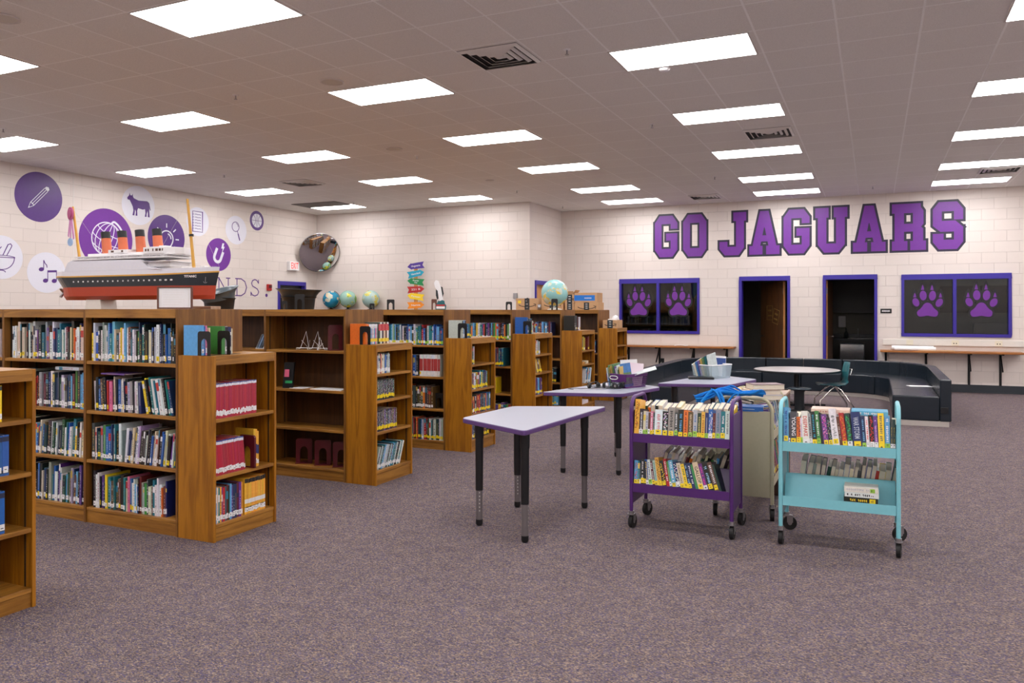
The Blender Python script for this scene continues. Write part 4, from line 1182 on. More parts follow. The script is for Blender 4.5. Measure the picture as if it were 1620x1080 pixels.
# books standing on the low bookcases, spines to the aisle
def topbooks(r, items, place):
    y = SF[r]
    for off, T, H, D, c, st, bn in items:
        add_book((-4.13, y + off + T / 2, H_SHORT), PI / 2, T, H, D, c, place, stick=st, bands=bn, seq='t%d' % r)
topbooks(1, [(.02, .020, .205, .165, 'sky-blue', 'white', None), (.041, .012, .20, .16, 'blue', None, None), (.054, .014, .205, .15, 'pink', 'white', None), (.085, .01, .19, .15, 'cream', 'none', None), (.20, .03, .195, .15, 'green', None, None), (.232, .024, .195, .14, 'grey', 'white', None), (.258, .03, .19, .14, 'navy', 'white', None), (.29, .012, .18, .15, 'cream', None, None)], 'on the low bookcase with red volumes')
topbooks(2, [(.03, .022, .19, .17, 'orange', None, None), (.054, .02, .185, .16, 'orange', 'yellow', None)] + [(.08 + .019 * i, .018, .185, .15, c, 'yellow', None) for i, c in enumerate(('pink', 'sky-blue', 'lilac', 'white', 'sky-blue', 'pink', 'silver'))] + [(.23 + .028 * i, .026, .20, .15, c, 'yellow', [(.6, .9, (200, 60, 70))]) for i, c in enumerate(('charcoal', 'white', 'charcoal', 'cream', 'brown', 'white'))], 'on the low bookcase of the second row')
topbooks(3, [(.03, .03, .20, .17, 'silver', None, None), (.062, .022, .20, .16, 'sky-blue', 'white', None), (.09, .03, .20, .16, 'lilac', 'white', None), (.125, .02, .15, .15, 'navy', 'yellow', None), (.148, .025, .15, .15, 'blue', 'yellow', None), (.176, .03, .16, .15, 'teal', 'yellow', None), (.21, .03, .15, .15, 'black', 'yellow', None)], 'on the low bookcase of the third row')
topbooks(4, [(.03, .03, .22, .17, 'blue', None, None), (.062, .022, .215, .16, 'navy', 'white', None), (.10, .03, .2, .16, 'teal', 'yellow', None), (.135, .03, .2, .16, 'sky-blue', 'white', None), (.17, .03, .2, .15, 'teal', 'yellow', None), (.21, .03, .17, .15, 'silver', 'white', None)], 'on the low bookcase of the fourth row')
topbooks(5, [(.03, .04, .23, .17, 'black', None, None), (.075, .04, .23, .17, 'charcoal', 'white', None), (.12, .03, .23, .16, 'black', 'yellow', None), (.17, .04, .21, .16, 'maroon', 'white', None), (.215, .04, .21, .16, 'silver', 'white', None), (.26, .04, .21, .16, 'white', 'yellow', None)], 'on the low bookcase of the fifth row')

# books lying flat here and there: (x,y,z of centre, rz, T(thick), H(length), D)
def flat(loc, rz, T, H, D, c, place, st=None, title=None, roll=0., tcol=None, bands=None):
    add_book(loc, rz, T, H, D, c, place, stick=st, flat=True, title=title, seq=None, roll=roll, tcol=tcol, bands=bands, prio=5)
flat((-4.09, 2.43, .102), PI / 2, .026, .23, .17, 'blue', 'lying on the bottom shelf at the frame edge')
flat((-4.12, 2.41, .129), PI / 2, .012, .22, .16, 'silver', 'lying over a blue book at the frame edge')
flat((-4.10, 2.28, .155), PI / 2, .02, .22, .16, 'navy', 'propped on the bottom shelf at the frame edge', roll=.35)
flat((-4.12, 2.28, .185), PI / 2, .018, .21, .16, 'sky-blue', 'propped over a navy book at the frame edge', roll=.35)
flat((-4.12, FR[5] + .2, .73), PI / 2, .03, .21, .15, 'golden', 'lying on a shelf of the fifth row end bookcase')
flat((-4.12, FR[5] + .34, .73), PI / 2, .045, .18, .15, 'cream', 'lying beside a golden book, fifth row end bookcase')
flat((-4.12, FR[5] + .2, .13), PI / 2, .05, .3, .2, 'white', 'lying on the bottom shelf of the fifth row end bookcase')
flat((-5.45, FR[1] + .10, 1.108), 0, .022, .26, .2, 'silver', "lying across the books on the second shelf under the liner's stern")
flat((-4.98, FR[1] + .10, 1.088), 0, .010, .24, .18, 'purple', "lying across the books on the second shelf under the liner's bow")

# ------------------------------------------------------------------ book trucks
def cart(name, label, x0, y0, L, W, H, paint, rot=0.0, castrot=(0, 0, 0, 0)):
    t = thing(name, label, 'book cart', (x0, y0, 0), rot)
    r = .0135
    for sx in (0, 1):
        xx = r if sx == 0 else L - r
        pts = [(xx, r, .10), (xx, r, H - .12)]
        for i in range(1, 7):
            a = PI / 2 * i / 6; pts.append((xx, r + .09 * (1 - math.cos(a)), H - .12 + .105 * math.sin(a)))
        for i in range(0, 7):
            a = PI / 2 * i / 6; pts.append((xx, W - r - .09 + .09 * math.sin(a), H - .12 + .105 * math.cos(a)))
        pts += [(xx, W - r, .10)]
        MB().tube(pts, r, 10).build('end_hoop', M[paint], t)
        MB().box(xx - .004, xx + .004, 2 * r, W - 2 * r, .17, H - .11).build('end_panel', M[paint], t, bevel=.002, segs=1)
    for zl in (H * .66, H * .285):
        o = MB()
        lip = .062
        for s in (0, 1):
            ya, yb, yc = (0.005, .018, W / 2 - .004) if s == 0 else (W - .005, W - .018, W / 2 + .004)
            a, b = 2 * r, L - 2 * r
            lo, hi = min(ya, ya + (.004 if s == 0 else -.004)), max(ya, ya + (.004 if s == 0 else -.004))
            o.box(a, b, lo, hi, zl - .008, zl + lip - .008)
            # floor slopes down towards the middle, then a back sheet rises to the ridge
            q = W * .30
            ym = (ya + q) if s == 0 else (ya - q)
            yp = ya + (.0045 if s == 0 else -.0045)
            o._add([(a, yp, zl + .03), (b, yp, zl + .03), (b, ym, zl), (a, ym, zl), (a, yp, zl + .026), (b, yp, zl + .026), (b, ym, zl - .004), (a, ym, zl - .004)], [(0, 1, 2, 3), (4, 7, 6, 5), (0, 4, 5, 1), (2, 6, 7, 3), (0, 3, 7, 4), (1, 5, 6, 2)])
            o._add([(a, ym, zl), (b, ym, zl), (b, yc, zl + .17), (a, yc, zl + .17), (a, ym + (.004 if s == 0 else -.004), zl - .004), (b, ym + (.004 if s == 0 else -.004), zl - .004), (b, W / 2, zl + .17), (a, W / 2, zl + .17)], [(0, 1, 2, 3), (4, 7, 6, 5), (0, 4, 5, 1), (2, 6, 7, 3), (0, 3, 7, 4), (1, 5, 6, 2)])
        o.build('sloped_shelf', M[paint], t)
    k = 0
    for sx in (r, L - r):
        for sy in (r, W - r):
            cz = .0525
            a = castrot[k]; k += 1
            dx, dy = math.cos(a), math.sin(a)
            c = MB().cyl((sx, sy, .105), (sx, sy, .125), .02, n=12).cyl((sx, sy, .098), (sx, sy, .105), .026, n=12)
            nx, ny = -dy, dx
            ox, oy = sx + dx * .02, sy + dy * .02
            for s in (-1, 1):
                c.obox((ox + nx * .017 * s, oy + ny * .017 * s, .078), (dx * .02, dy * .02, 0), (nx * .0015, ny * .0015, 0), (0, 0, .026))
            c.obox((ox, oy, .1), (dx * .02, dy * .02, 0), (nx * .018, ny * .018, 0), (0, 0, .0015))
            cc = c.build('caster', M['steel'], t)
            MB().cyl((ox - nx * .013, oy - ny * .013, cz - .005), (ox + nx * .013, oy + ny * .013, cz - .005), .0475, n=24).build('wheel', M['black_rubber'], cc)
            MB().cyl((ox - nx * .015, oy - ny * .015, cz - .005), (ox + nx * .015, oy + ny * .015, cz - .005), .015, n=12).build('hub', M['steel'], cc)
    return t
PCX, PCY, TCX, TCY = -1.59, 5.47, -.58, 5.50
cart('book_cart', 'purple metal book cart on casters loaded with books', PCX, PCY, .725, .42, .945, 'cpurple', castrot=(1.4, 1.2, 1.5, 1.3))
cart('book_cart', 'turquoise metal book cart with a nearly empty lower tray', TCX, TCY, .73, .43, .955, 'cteal', castrot=(1.5, .2, 1.45, .6))
cart('book_cart', 'beige metal book cart standing end-on between two painted carts', -.67, 6.07, .84, .44, .915, 'cbeige', rot=PI / 2, castrot=(.2, .1, .3, .1))

def cart_row(x0, x1, y, z, items, place, tilt=.17, side=1, seq=None):
    """items: (colour, thickness weight, height, sticker, title, title colour, lean)"""
    tot = sum(i[1] / math.cos(i[6]) for i in items)
    k = (x1 - x0) / tot
    p = x0
    for c, w, H, st, ti, tc_, ln in items:
        T = w * k - .0008; adv = w * k / math.cos(ln)
        add_book((p + adv / 2, y, z), 0 if side == 1 else PI, T, H, .15, c, place, lean=ln * side, tilt=tilt, stick=st, title=ti, tcol=tc_, seq=seq, prio=3 if side == 1 else 1)
        p += adv
W_, K_, Y_ = (235, 235, 238), (30, 30, 34), (240, 205, 50)
z0 = .945 * .66 + .034
cart_row(PCX + .03, PCX + .695, PCY + .02, z0, [
    ('golden', 50, .262, None, 'speck', (170, 90, 20), 0), ('black', 40, .195, 'white', 'bars', W_, 0), ('cream', 26, .18, 'green', None, None, 0), ('silver', 25, .175, 'green', None, None, 0), ('brown', 22, .17, 'white', None, None, 0),
    ('pink', 27, .18, 'yellow', 'bars', W_, 0), ('charcoal', 18, .17, 'yellow', None, None, 0), ('white', 78, .195, 'yellow', 'bars', (200, 120, 130), 0), ('black', 58, .185, 'yellow', 'speck', W_, 0), ('grey', 64, .215, 'yellow', 'bars', K_, 0),
    ('charcoal', 34, .18, 'green', 'bars', W_, 0), ('black', 55, .20, 'yellow', 'bars', (90, 170, 220), 0), ('orange', 44, .20, 'yellow', 'bars', (120, 20, 20), 0), ('brown', 50, .19, 'green', 'bars', (200, 180, 150), 0), ('silver', 42, .205, 'green', 'bars', (60, 110, 170), 0),
    ('dark-green', 38, .185, 'yellow', 'bars', (200, 190, 120), 0), ('golden', 36, .195, 'yellow', 'bars', (150, 60, 20), 0), ('navy', 34, .19, 'green', None, None, 0), ('blue', 40, .215, 'white', 'speck', W_, 0), ('maroon', 28, .19, 'yellow', None, None, 0),
    ('grey', 50, .215, 'green', 'bars', (60, 110, 140), 0), ('teal', 42, .205, 'yellow', 'bars', W_, 0), ('white', 44, .21, None, 'bars', (110, 110, 120), 0)], 'upper shelf of the purple cart', seq='p1')
z0 = .945 * .285 + .034
L2 = [('sky-blue', 38, .178, 'yellow', 'speck', (200, 60, 50), .02), ('teal', 22, .175, 'yellow', None, None, .02), ('charcoal', 14, .165, 'white', None, None, .03), ('black', 34, .19, 'yellow', 'bars', W_, .03), ('black', 26, .18, 'yellow', None, None, .06),
      ('blue', 30, .19, 'white', 'bars', Y_, .12), ('white', 40, .19, 'green', 'bars', (30, 60, 120), .16), ('maroon', 28, .18, 'yellow', 'bars', W_, .18), ('silver', 30, .19, 'yellow', 'bars', (30, 120, 120), .18), ('golden', 44, .21, 'yellow', 'speck', (120, 60, 20), .19),
      ('black', 46, .19, 'yellow', 'speck', Y_, .2), ('red', 32, .205, None, 'bars', W_, .2), ('green', 24, .19, 'white', None, None, .21), ('sky-blue', 46, .2, 'yellow', 'bars', W_, .22), ('navy', 40, .19, 'white', 'speck', W_, .24),
      ('cream', 44, .185, 'yellow', 'bars', (140, 110, 30), .25), ('yellow', 38, .18, 'yellow', 'bars', (60, 110, 60), .26), ('navy', 36, .19, 'yellow', 'bars', (150, 190, 220), .28), ('navy', 34, .19, None, 'bars', W_, .28), ('green', 26, .185, None, None, None, .29),
      ('cream', 56, .2, 'yellow', 'GALLOP', (60, 50, 50), .3), ('purple', 40, .195, 'white', 'bars', (220, 60, 160), .3), ('black', 58, .21, 'yellow', 'bars', (150, 200, 230), .32), ('brown', 46, .21, 'yellow', 'bars', W_, .33), ('dark-green', 24, .2, None, None, None, .34)]
cart_row(PCX + .03, PCX + .65, PCY + .02, z0, [i[:6] + (-i[6],) for i in L2], 'lower shelf of the purple cart', seq='p2')
z0 = .955 * .66 + .034
T1 = [('sky-blue', 52, .245, 'yellow', 'bars', (40, 60, 150), .02), ('charcoal', 14, .17, 'white', None, None, .02), ('charcoal', 62, .215, 'yellow', 'YOUNG', W_, .02), ('orange', 40, .185, 'yellow', 'speck', (120, 40, 30), .05), ('white', 20, .18, 'green', None, None, .06),
      ('white', 62, .225, 'white', 'DEEPFAKE', (200, 34, 34), .08), ('grey', 30, .21, 'white', 'bars', K_, .09), ('black', 42, .225, 'yellow', 'bars', (40, 160, 190), .10), ('green', 36, .23, 'green', 'bars', W_, .10), ('black', 24, .22, None, None, None, .11),
      ('purple', 48, .21, 'yellow', 'speck', (240, 130, 190), .12), ('black', 36, .19, 'yellow', 'speck', (150, 160, 170), .13), ('white', 62, .25, 'yellow', None, None, .14), ('brown', 26, .2, None, None, None, .14), ('red', 46, .225, 'yellow', 'speck', (240, 140, 40), .14),
      ('dark-green', 46, .225, 'white', 'speck', (60, 190, 110), .12), ('navy', 82, .235, 'yellow', 'WAR STORM', (190, 200, 215), .09), ('navy', 36, .21, 'green', 'bars', (110, 170, 210), .08), ('white', 30, .21, 'white', 'bars', (220, 70, 60), .07), ('black', 42, .22, 'white', 'speck', (230, 60, 50), .06),
      ('purple', 34, .215, 'white', 'bars', (220, 170, 220), .06), ('yellow', 54, .235, 'yellow', 'bars', (90, 90, 90), .04), ('sky-blue', 46, .22, 'green', 'bars', W_, .02), ('charcoal', 22, .2, 'white', None, None, 0), ('dark-green', 22, .2, 'white', None, None, 0)]
cart_row(TCX + .03, TCX + .70, TCY + .02, z0, [i[:6] + (-i[6],) for i in T1], 'upper shelf of the turquoise cart', seq='q1')
# rear sides of the carts
def rear(x0, x1, y, z, n, place, h=(.19, .25), lean=0.0):
    items = [(wpick(NF), rng.uniform(22, 44), rng.uniform(*h), None, None, None, lean + rng.uniform(-.04, .04)) for _ in range(n)]
    cart_row(x0, x1, y, z, items, place, side=-1, seq=place)
rear(PCX + .03, PCX + .69, PCY + .40, .945 * .66 + .034, 22, 'facing away on top shelf, purple cart', h=(.21, .235))
rear(PCX + .14, PCX + .60, PCY + .40, .945 * .285 + .034, 18, 'facing away on lower shelf, purple cart', h=(.22, .27), lean=.3)
rear(TCX + .08, TCX + .70, TCY + .41, .955 * .66 + .034, 18, 'facing away on top shelf, turquoise cart', h=(.165, .19), lean=.05)
rear(TCX + .10, TCX + .70, TCY + .41, .955 * .285 + .034, 20, 'facing away on the lower shelf, turquoise cart', h=(.21, .26), lean=.15)
# the little stack in the turquoise tray, and books lying on top of its upper row
sx = TCX + .50
flat((sx, TCY + .09, .955 * .285 + .048), 0, .036, .20, .15, 'black', 'lowest in the little stack on the turquoise cart', 'yellow', 'bars', tcol=Y_)
flat((sx + .005, TCY + .09, .955 * .285 + .085), 0, .030, .20, .15, 'white', 'middle of the little stack on the turquoise cart', 'white', 'bars', tcol=K_)
flat((sx + .002, TCY + .09, .955 * .285 + .116), 0, .032, .20, .15, 'white', 'topmost in the little stack on the turquoise cart', 'green', 'bars', tcol=(190, 190, 200))
flat((TCX + .31, TCY + .28, .858), 0, .03, .24, .16, 'cream', 'lying on top of the turquoise cart books')
flat((TCX + .55, TCY + .28, .858), 0, .03, .22, .16, 'sky-blue', 'lying beside a cream book on top of the turquoise cart', None, 'bars', tcol=W_)
# beige cart: sides loaded, pile on top
for i in range(18):
    T = rng.uniform(.022, .04)
    add_book((-.685, 6.12 + .04 * i, .60 + .034), PI / 2, T, rng.uniform(.19, .23), .15, wpick(NF), 'facing out on the beige cart', tilt=.17, lean=rng.uniform(-.05, .05), stick=wpick(GS), seq='b1', prio=1)
    add_book((-.685, 6.12 + .04 * i, .26 + .034), PI / 2, T, rng.uniform(.19, .25), .15, wpick(BR), 'low on the beige cart', tilt=.17, lean=rng.uniform(-.05, .05), stick=wpick(YS_), seq='b2')
    add_book((-1.095, 6.86 - .04 * i, .60 + .034), -PI / 2, T, rng.uniform(.18, .21), .15, wpick(NF), 'far side of the beige cart', tilt=.17, stick='white', seq='b3', vis=False)
bz = .845
for dx, dy, T, L_, D_, c, rz, rl in ((-.02, .06, .035, .25, .18, 'blue', .1, 0), (.05, .20, .04, .25, .17, 'white', .5, 0), (-.05, .38, .035, .24, .18, 'silver', -.2, 0), (.06, .42, .04, .24, .17, 'cream', .35, 0)):
    pass
flat((-.87, 6.16, .80), .05, .035, .24, .17, 'blue', 'lying under wrap at the near end of the beige cart')
flat((-.79, 6.42, .865), .25 + PI, .035, .27, .18, 'silver', 'at the base of the pile on the beige cart')
flat((-.81, 6.46, .901), .42 + PI, .034, .26, .17, 'cream', 'second in the pile on the beige cart')
flat((-.98, 6.62, .875), -.45 + PI, .04, .23, .16, 'golden', 'slumped beside the pile on the beige cart')
flat((-.78, 6.46, .936), .5 + PI, .042, .25, .17, 'maroon', 'topmost in the pile on the beige cart', roll=.0)

# ------------------------------------------------------------------ make the books
def px_area(b):
    x, y, z = b['loc']
    d = -math.sin(YAW) * x + math.cos(YAW) * y
    if d < .5: return 0
    l = math.cos(YAW) * x + math.sin(YAW) * y
    px = 810 + FPX * l / d
    if px < -4 or px > 1630: return 0
    n = {0: (0, -1), PI / 2: (1, 0)}.get(b['rz'], None)
    fc = 1.0
    if n: fc = max(.2, (n[0] * -x + n[1] * -y) / math.hypot(x, y))
    if b['seq'] and 'facing away' in str(b['seq']): fc = .35
    return b['T'] * b['H'] * (FPX / d) ** 2 * fc * (1 + .3 * b['prio'])
STK = {'white': (232, 232, 234), 'yellow': (240, 212, 20), 'green': (150, 200, 70)}

def book_meshes(b, cov, pag, stk, one=False):
    """local frame: spine face at y=0 looking to -y, thickness along x, up z"""
    T, H, D = b['T'], b['H'], b['D']
    c = lin(b['rgb'])
    pc = lin((218, 206, 184)); 
    w = .0022 if T > .008 else T * .2
    h = T / 2
    if one:
        cov.box(-h, h, 0, D, 0, H * .985, 0, c)
        cov._add([(-h + w, .003, H * .986), (h - w, .003, H * .986), (h - w, D, H * .986), (-h + w, D, H * .986)], [(0, 1, 2, 3)], 0, False, pc)
    else:
        cov.box(-h, h, 0, w, 0, H, 0, c).box(-h, -h + w, w, D, 0, H, 0, c).box(h - w, h, w, D, 0, H, 0, c)
        pag.box(-h + w, h - w, w, D - .004, .003, H - .004)
    e = -.0005
    def q(x0, x1, z0, z1, col, lay=1):
        cov._add([(x0, e * lay, z0), (x1, e * lay, z0), (x1, e * lay, z1), (x0, e * lay, z1)], [(0, 1, 2, 3)], 0, False, lin(col))
    r = random.Random(int(T * 1e6) * 7 + int(H * 1e5))
    if b['bands']:
        for z0, z1, col in b['bands']: q(-h, h, H * z0, H * z1, col)
    elif b['title'] is None and T > .009:
        # a printed title: a run of small letter-like marks up the spine, sometimes on a band
        if r.random() < .3:
            a = r.uniform(.55, .8); q(-h, h, H * a, H * min(.97, a + r.uniform(.1, .25)), [(230, 230, 235), (40, 40, 60), (190, 60, 50), (60, 130, 160), (220, 190, 80)][r.randrange(5)])
        lum = sum(b['rgb']) / 3
        mc = (236, 234, 230) if lum < 130 else [(40, 44, 70), (30, 30, 32), (150, 50, 50), (40, 90, 130)][r.randrange(4)]
        if lum < 130 and r.random() < .3: mc = (232, 196, 70)
        z = H * .26; zt = H * r.uniform(.7, .93); mw = T * r.uniform(.18, .3)
        st = r.uniform(.007, .011) * (2 if one else 1)
        kind = r.random()
        mc = tuple(mc[i] * .72 + b['rgb'][i] * .28 for i in range(3))
        if kind < .30: q(-T * .07, T * .07, z, zt, mc)
        elif kind < .78:
            while z < zt:
                if r.random() < .8: q(-mw * r.uniform(.4, 1), mw * r.uniform(.2, 1), z, z + st * r.uniform(.3, .75), mc)
                z += st * r.uniform(.8, 1.3)
    elif b['title'] == 'bars':
        mc = b['tcol']; z = H * .26
        while z < H * .9:
            if r.random() < .87:
                q(-T * .24, T * .24, z, z + .003, mc); q(T * r.uniform(-.22, .05), T * .22 * r.uniform(.3, 1), z + .003, z + .0075, mc)
            z += .0115
    elif b['title'] == 'speck':
        for k in range(int(H / .009)):
            z = H * .22 + k * .009
            if z > H * .92: break
            col = b['tcol'] or (225, 225, 225)
            for _ in range(2):
                x = r.uniform(-h * .8, h * .5); q(x, x + T * r.uniform(.12, .35), z, z + r.uniform(.003, .007), tuple(min(245, max(15, v + r.uniform(-50, 30))) for v in col))
    elif b['title']:
        add_text(cov, b['title'], T * .82, (0, e, H * .56), (0, 0, -1), (1, 0, 0), 0, .0004, H * .58, lin(b['tcol']))
    if b['stick']:
        z0 = .012 + r.uniform(0, .012)
        hh = r.uniform(.026, .036)
        x = h * .96 if T < .03 else h * .75
        if one:
            cov._add([(-x, -.001, z0), (x, -.001, z0), (x, -.001, z0 + hh), (-x, -.001, z0 + hh)], [(0, 1, 2, 3)], 0, False, lin(STK[b['stick']]))
        else:
            stk.box(-x, x, -.0009, -.0001, z0, z0 + hh, 0, lin(STK[b['stick']]))
            q2 = (60, 60, 62)
            for _ in range(2):
                zz = z0 + r.uniform(.15, .7) * hh
                stk._add([(-x * .5, -.0012, zz), (x * r.uniform(.1, .6), -.0012, zz), (x * r.uniform(.1, .6), -.0012, zz + .004), (-x * .5, -.0012, zz + .004)], [(0, 1, 2, 3)], 0, False, lin(q2))

def book_matrix(b):
    L = Vector(b['loc'])
    T, H, D = b['T'], b['H'], b['D']
    if b['flat']:
        # lying: spine to the front (-y), top cover up, spine text along x
        R = Matrix.Rotation(b['rz'], 4, 'Z') @ Matrix.Rotation(b['roll'], 4, 'X')
        # local z (height) -> -x ; local x (thickness) -> +z ; centre it
        B = Matrix(((0, 0, -1, H / 2), (0, 1, 0, -D / 2), (1, 0, 0, T / 2), (0, 0, 0, 1)))
        return Matrix.Translation(L + Vector((0, 0, math.sin(abs(b['roll'])) * D / 2))) @ R @ B
    lift = T / 2 * abs(math.sin(b['lean']))
    return Matrix.Translation(L + Vector((0, 0, lift))) @ Matrix.Rotation(b['rz'], 4, 'Z') @ Matrix.Rotation(b['lean'], 4, 'Y') @ Matrix.Rotation(-b['tilt'], 4, 'X')

for b in BOOKS:
    if b['stick'] == 'none': b['stick'] = None
    b['area'] = px_area(b) if b['vis'] else 0
ORD = sorted(range(len(BOOKS)), key=lambda i: -BOOKS[i]['area'])
KEEP = set(i for i in ORD[:296] if BOOKS[i]['area'] > 0)
def word_T(b): return 'thick ' if b['T'] > .032 else 'slim ' if b['T'] < .0125 else ''
ORD1 = ['first', 'second', 'third', 'fourth', 'fifth', 'sixth', 'seventh', 'eighth', 'ninth']
ordn = ORD1 + ['tenth', 'eleventh', 'twelfth', 'thirteenth', 'fourteenth', 'fifteenth', 'sixteenth', 'seventeenth', 'eighteenth', 'nineteenth']
for tens, tenth in (('twenty', 'twentieth'), ('thirty', 'thirtieth'), ('forty', 'fortieth'), ('fifty', 'fiftieth'), ('sixty', 'sixtieth'), ('seventy', 'seventieth'), ('eighty', 'eightieth')):
    ordn += [tenth] + [tens + '-' + w for w in ORD1]
seqs = {}
for i, b in enumerate(BOOKS):
    if b['seq'] is not None: seqs.setdefault(b['seq'], []).append(i)
cand = {}
for i in KEEP:
    b = BOOKS[i]
    nb = ''
    if b['title'] and b['title'] not in ('bars', 'speck'):
        cand[i] = ['%s%s book titled %s, %s' % (word_T(b), b['c'], b['title'], b['place'])]; continue
    if b['flat'] or b['seq'] is None:
        cand[i] = ['%s%s book %s' % (word_T(b), b['c'], b['place'])]; continue
    S = seqs[b['seq']]; k = S.index(i)
    Ln = BOOKS[S[k - 1]]['c'] if k > 0 else None
    Rn = BOOKS[S[k + 1]]['c'] if k < len(S) - 1 else None
    lr = [q for q in (Ln, Rn) if q]
    sti = ', %s spine sticker' % b['stick'] if b['stick'] in ('yellow', 'green') else ''
    if len(set(lr)) == 2: nbw = 'between %s and %s ones' % tuple(lr)
    elif len(lr) == 2: nbw = 'between two %s ones' % lr[0]
    elif lr: nbw = 'ending its row, beside a %s one' % lr[0]
    else: nbw = 'standing alone'
    base = '%s%s book' % (word_T(b), b['c'])
    cand[i] = ['%s %s, %s' % (base, nbw, b['place']), '%s%s %s, %s' % (base, sti, nbw, b['place']), '%s book, %s along, %s' % (b['c'], ordn[k], b['place'])]
used = {}
for lvl in range(3):
    cnt = {}
    for i in KEEP:
        l = cand[i][min(lvl, len(cand[i]) - 1)]; cnt[l] = cnt.get(l, 0) + 1
    for i in KEEP:
        if 'label' in BOOKS[i]: continue
        l = cand[i][min(lvl, len(cand[i]) - 1)]
        if (cnt[l] == 1 and len(l.split()) <= 16) or lvl == 2:
            BOOKS[i]['label'] = l
groups = {'liner': 'books in the first row under the model liner', 'red': 'books on the low bookcase of red volumes', 'purple cart': 'books on the purple cart', 'turquoise': 'books on the turquoise cart', 'beige': 'books on the beige cart',
          'third row': 'books in the third row', 'second row': 'books in the second row', 'fourth row': 'books in the fourth row', 'fifth row': 'books in the fifth row', 'last row': 'books in the last row', 'yellow vol': 'books on the low bookcase at the frame edge', 'blue vol': 'books on the low bookcase at the frame edge', 'frame edge': 'books on the low bookcase at the frame edge'}
rest = MB()
seen = {}
for i, b in enumerate(BOOKS):
    Mx = book_matrix(b)
    if i in KEEP:
        cov, pag, stk = MB(), MB(), MB()
        book_meshes(b, cov, pag, stk)
        o = cov.build('book', M['book']); o.matrix_world = Mx
        g = 'books'
        for k, v in groups.items():
            if k in b['place']: g = v; break
        tag(o, b['label'], 'book', g)
        p = pag.build('page_block', M['page'], o)
        if b['stick']: stk.build('spine_sticker', M['sticker'], o)
    else:
        rest.T = Mx; book_meshes(b, rest, rest, rest, True)
rest.T = None
tag(rest.build('books', M['book']), 'the many further books packed on the shelves of all rows', 'books', kind='stuff')

# ------------------------------------------------------------------ bookends
def bookend(label, x, y, z, rz, h=.165, w=.115, m='black', th=.0022, foot=.13):
    t = thing('bookend', label, 'bookend', (x, y, z), rz, 'metal bookends')
    hw = w / 2; iw = w * .24; r = .02
    out = [(-hw, 0), (-iw, 0), (-iw, h * .48)]
    out += [(iw * math.cos(a), h * .48 + iw * 1.3 * math.sin(a)) for a in [PI - PI * i / 8 for i in range(1, 8)]]
    out += [(iw, h * .48), (iw, 0), (hw, 0), (hw, h - r)]
    out += [(hw - r + r * math.cos(a), h - r + r * math.sin(a)) for a in [PI / 2 * i / 5 for i in range(1, 6)]]
    out += [(-hw + r + r * math.cos(a), h - r + r * math.sin(a)) for a in [PI / 2 + PI / 2 * i / 5 for i in range(0, 6)]]
    MB().prism(out, -th / 2, th / 2, 0, 'xz').build('upright', M[m], t)
    MB().box(-iw, iw, 0, foot, 0, .0015).box(-hw, hw, -foot * .4 if m == 'maroon' else 0, .004, 0, .008 if m == 'maroon' else .0015).build('foot', M[m], t)
    return t
bookend('black metal bookend against the sky-blue book on the low bookcase', -4.10, SF[1] + .012, H_SHORT, 0)
bookend('black metal bookend against the green book on the low bookcase', -4.10, SF[1] + .19, H_SHORT, 0)
bookend('black metal bookend against orange books on a low bookcase', -4.13, SF[2] + .02, H_SHORT, 0)
bookend('black metal bookend at silver books, third row end', -4.12, SF[3] + .02, H_SHORT, 0)
bookend('black metal bookend at a blue book, fourth row end', -4.12, SF[4] + .02, H_SHORT, 0)
bookend('thick maroon bookend on the empty tall bookcase beside the wire easels', -4.54, FR[2] + .13, 1.182, .85, .235, .13, 'maroon', .026, .13)
bookend('maroon bookend among the red volumes', -4.06, SF[1] + .375, .435, 0, .23, .14, 'maroon', .018, .02)
bookend('maroon bookend closing the bottom shelf under the liner', -4.40, FR[1] + .12, .112, PI / 2, .21, .13, 'maroon', .018, .04)
for k, x in enumerate((-4.9, -4.68, -4.47)):
    bookend('dark maroon bookend on the bottom of the empty bookcase, %s' % ['furthest from the end panel', 'middle of three', 'nearest the end panel'][k], x, FR[2] + .13, .112, .5, .23, .15, 'maroon', .018, .12)
bookend('black bookend after the brown books, third row', -4.46, FR[3] + .1, .45, .3, .17)
bookend('black bookend standing before the dark planter', -6.40, FR[3] + .06, H_TALL, .2, .19, .13)
bookend('small black bookend standing before the dark planter', -6.63, FR[3] + .06, H_TALL, .2, .11, .07)
bookend('small black bookend before the palest globe', -10.38, YB - .33, H_TALL, .6, .15, .11)
bookend('black bookend on the back bookcase beside the arrow signpost', -9.93, YB - .25, H_TALL, .6, .24, .17)
bookend('brown bookend beside the bird cut-out on the back bookcase', -8.80, YB - .25, H_TALL, 1.2, .24, .15, 'redbrown')
bookend('black bookend on top of the fifth row, facing the aisle', -5.3, FR[5] + .2, H_TALL, .4, .13, .1)
bookend('black bookend on top of the fifth row, seen edge-on', -5.0, FR[5] + .25, H_TALL, 1.75, .19, .12)
bookend('black bookend standing in front of the large globe', -4.46, FR[5] + .05, H_TALL, .3, .17, .1)

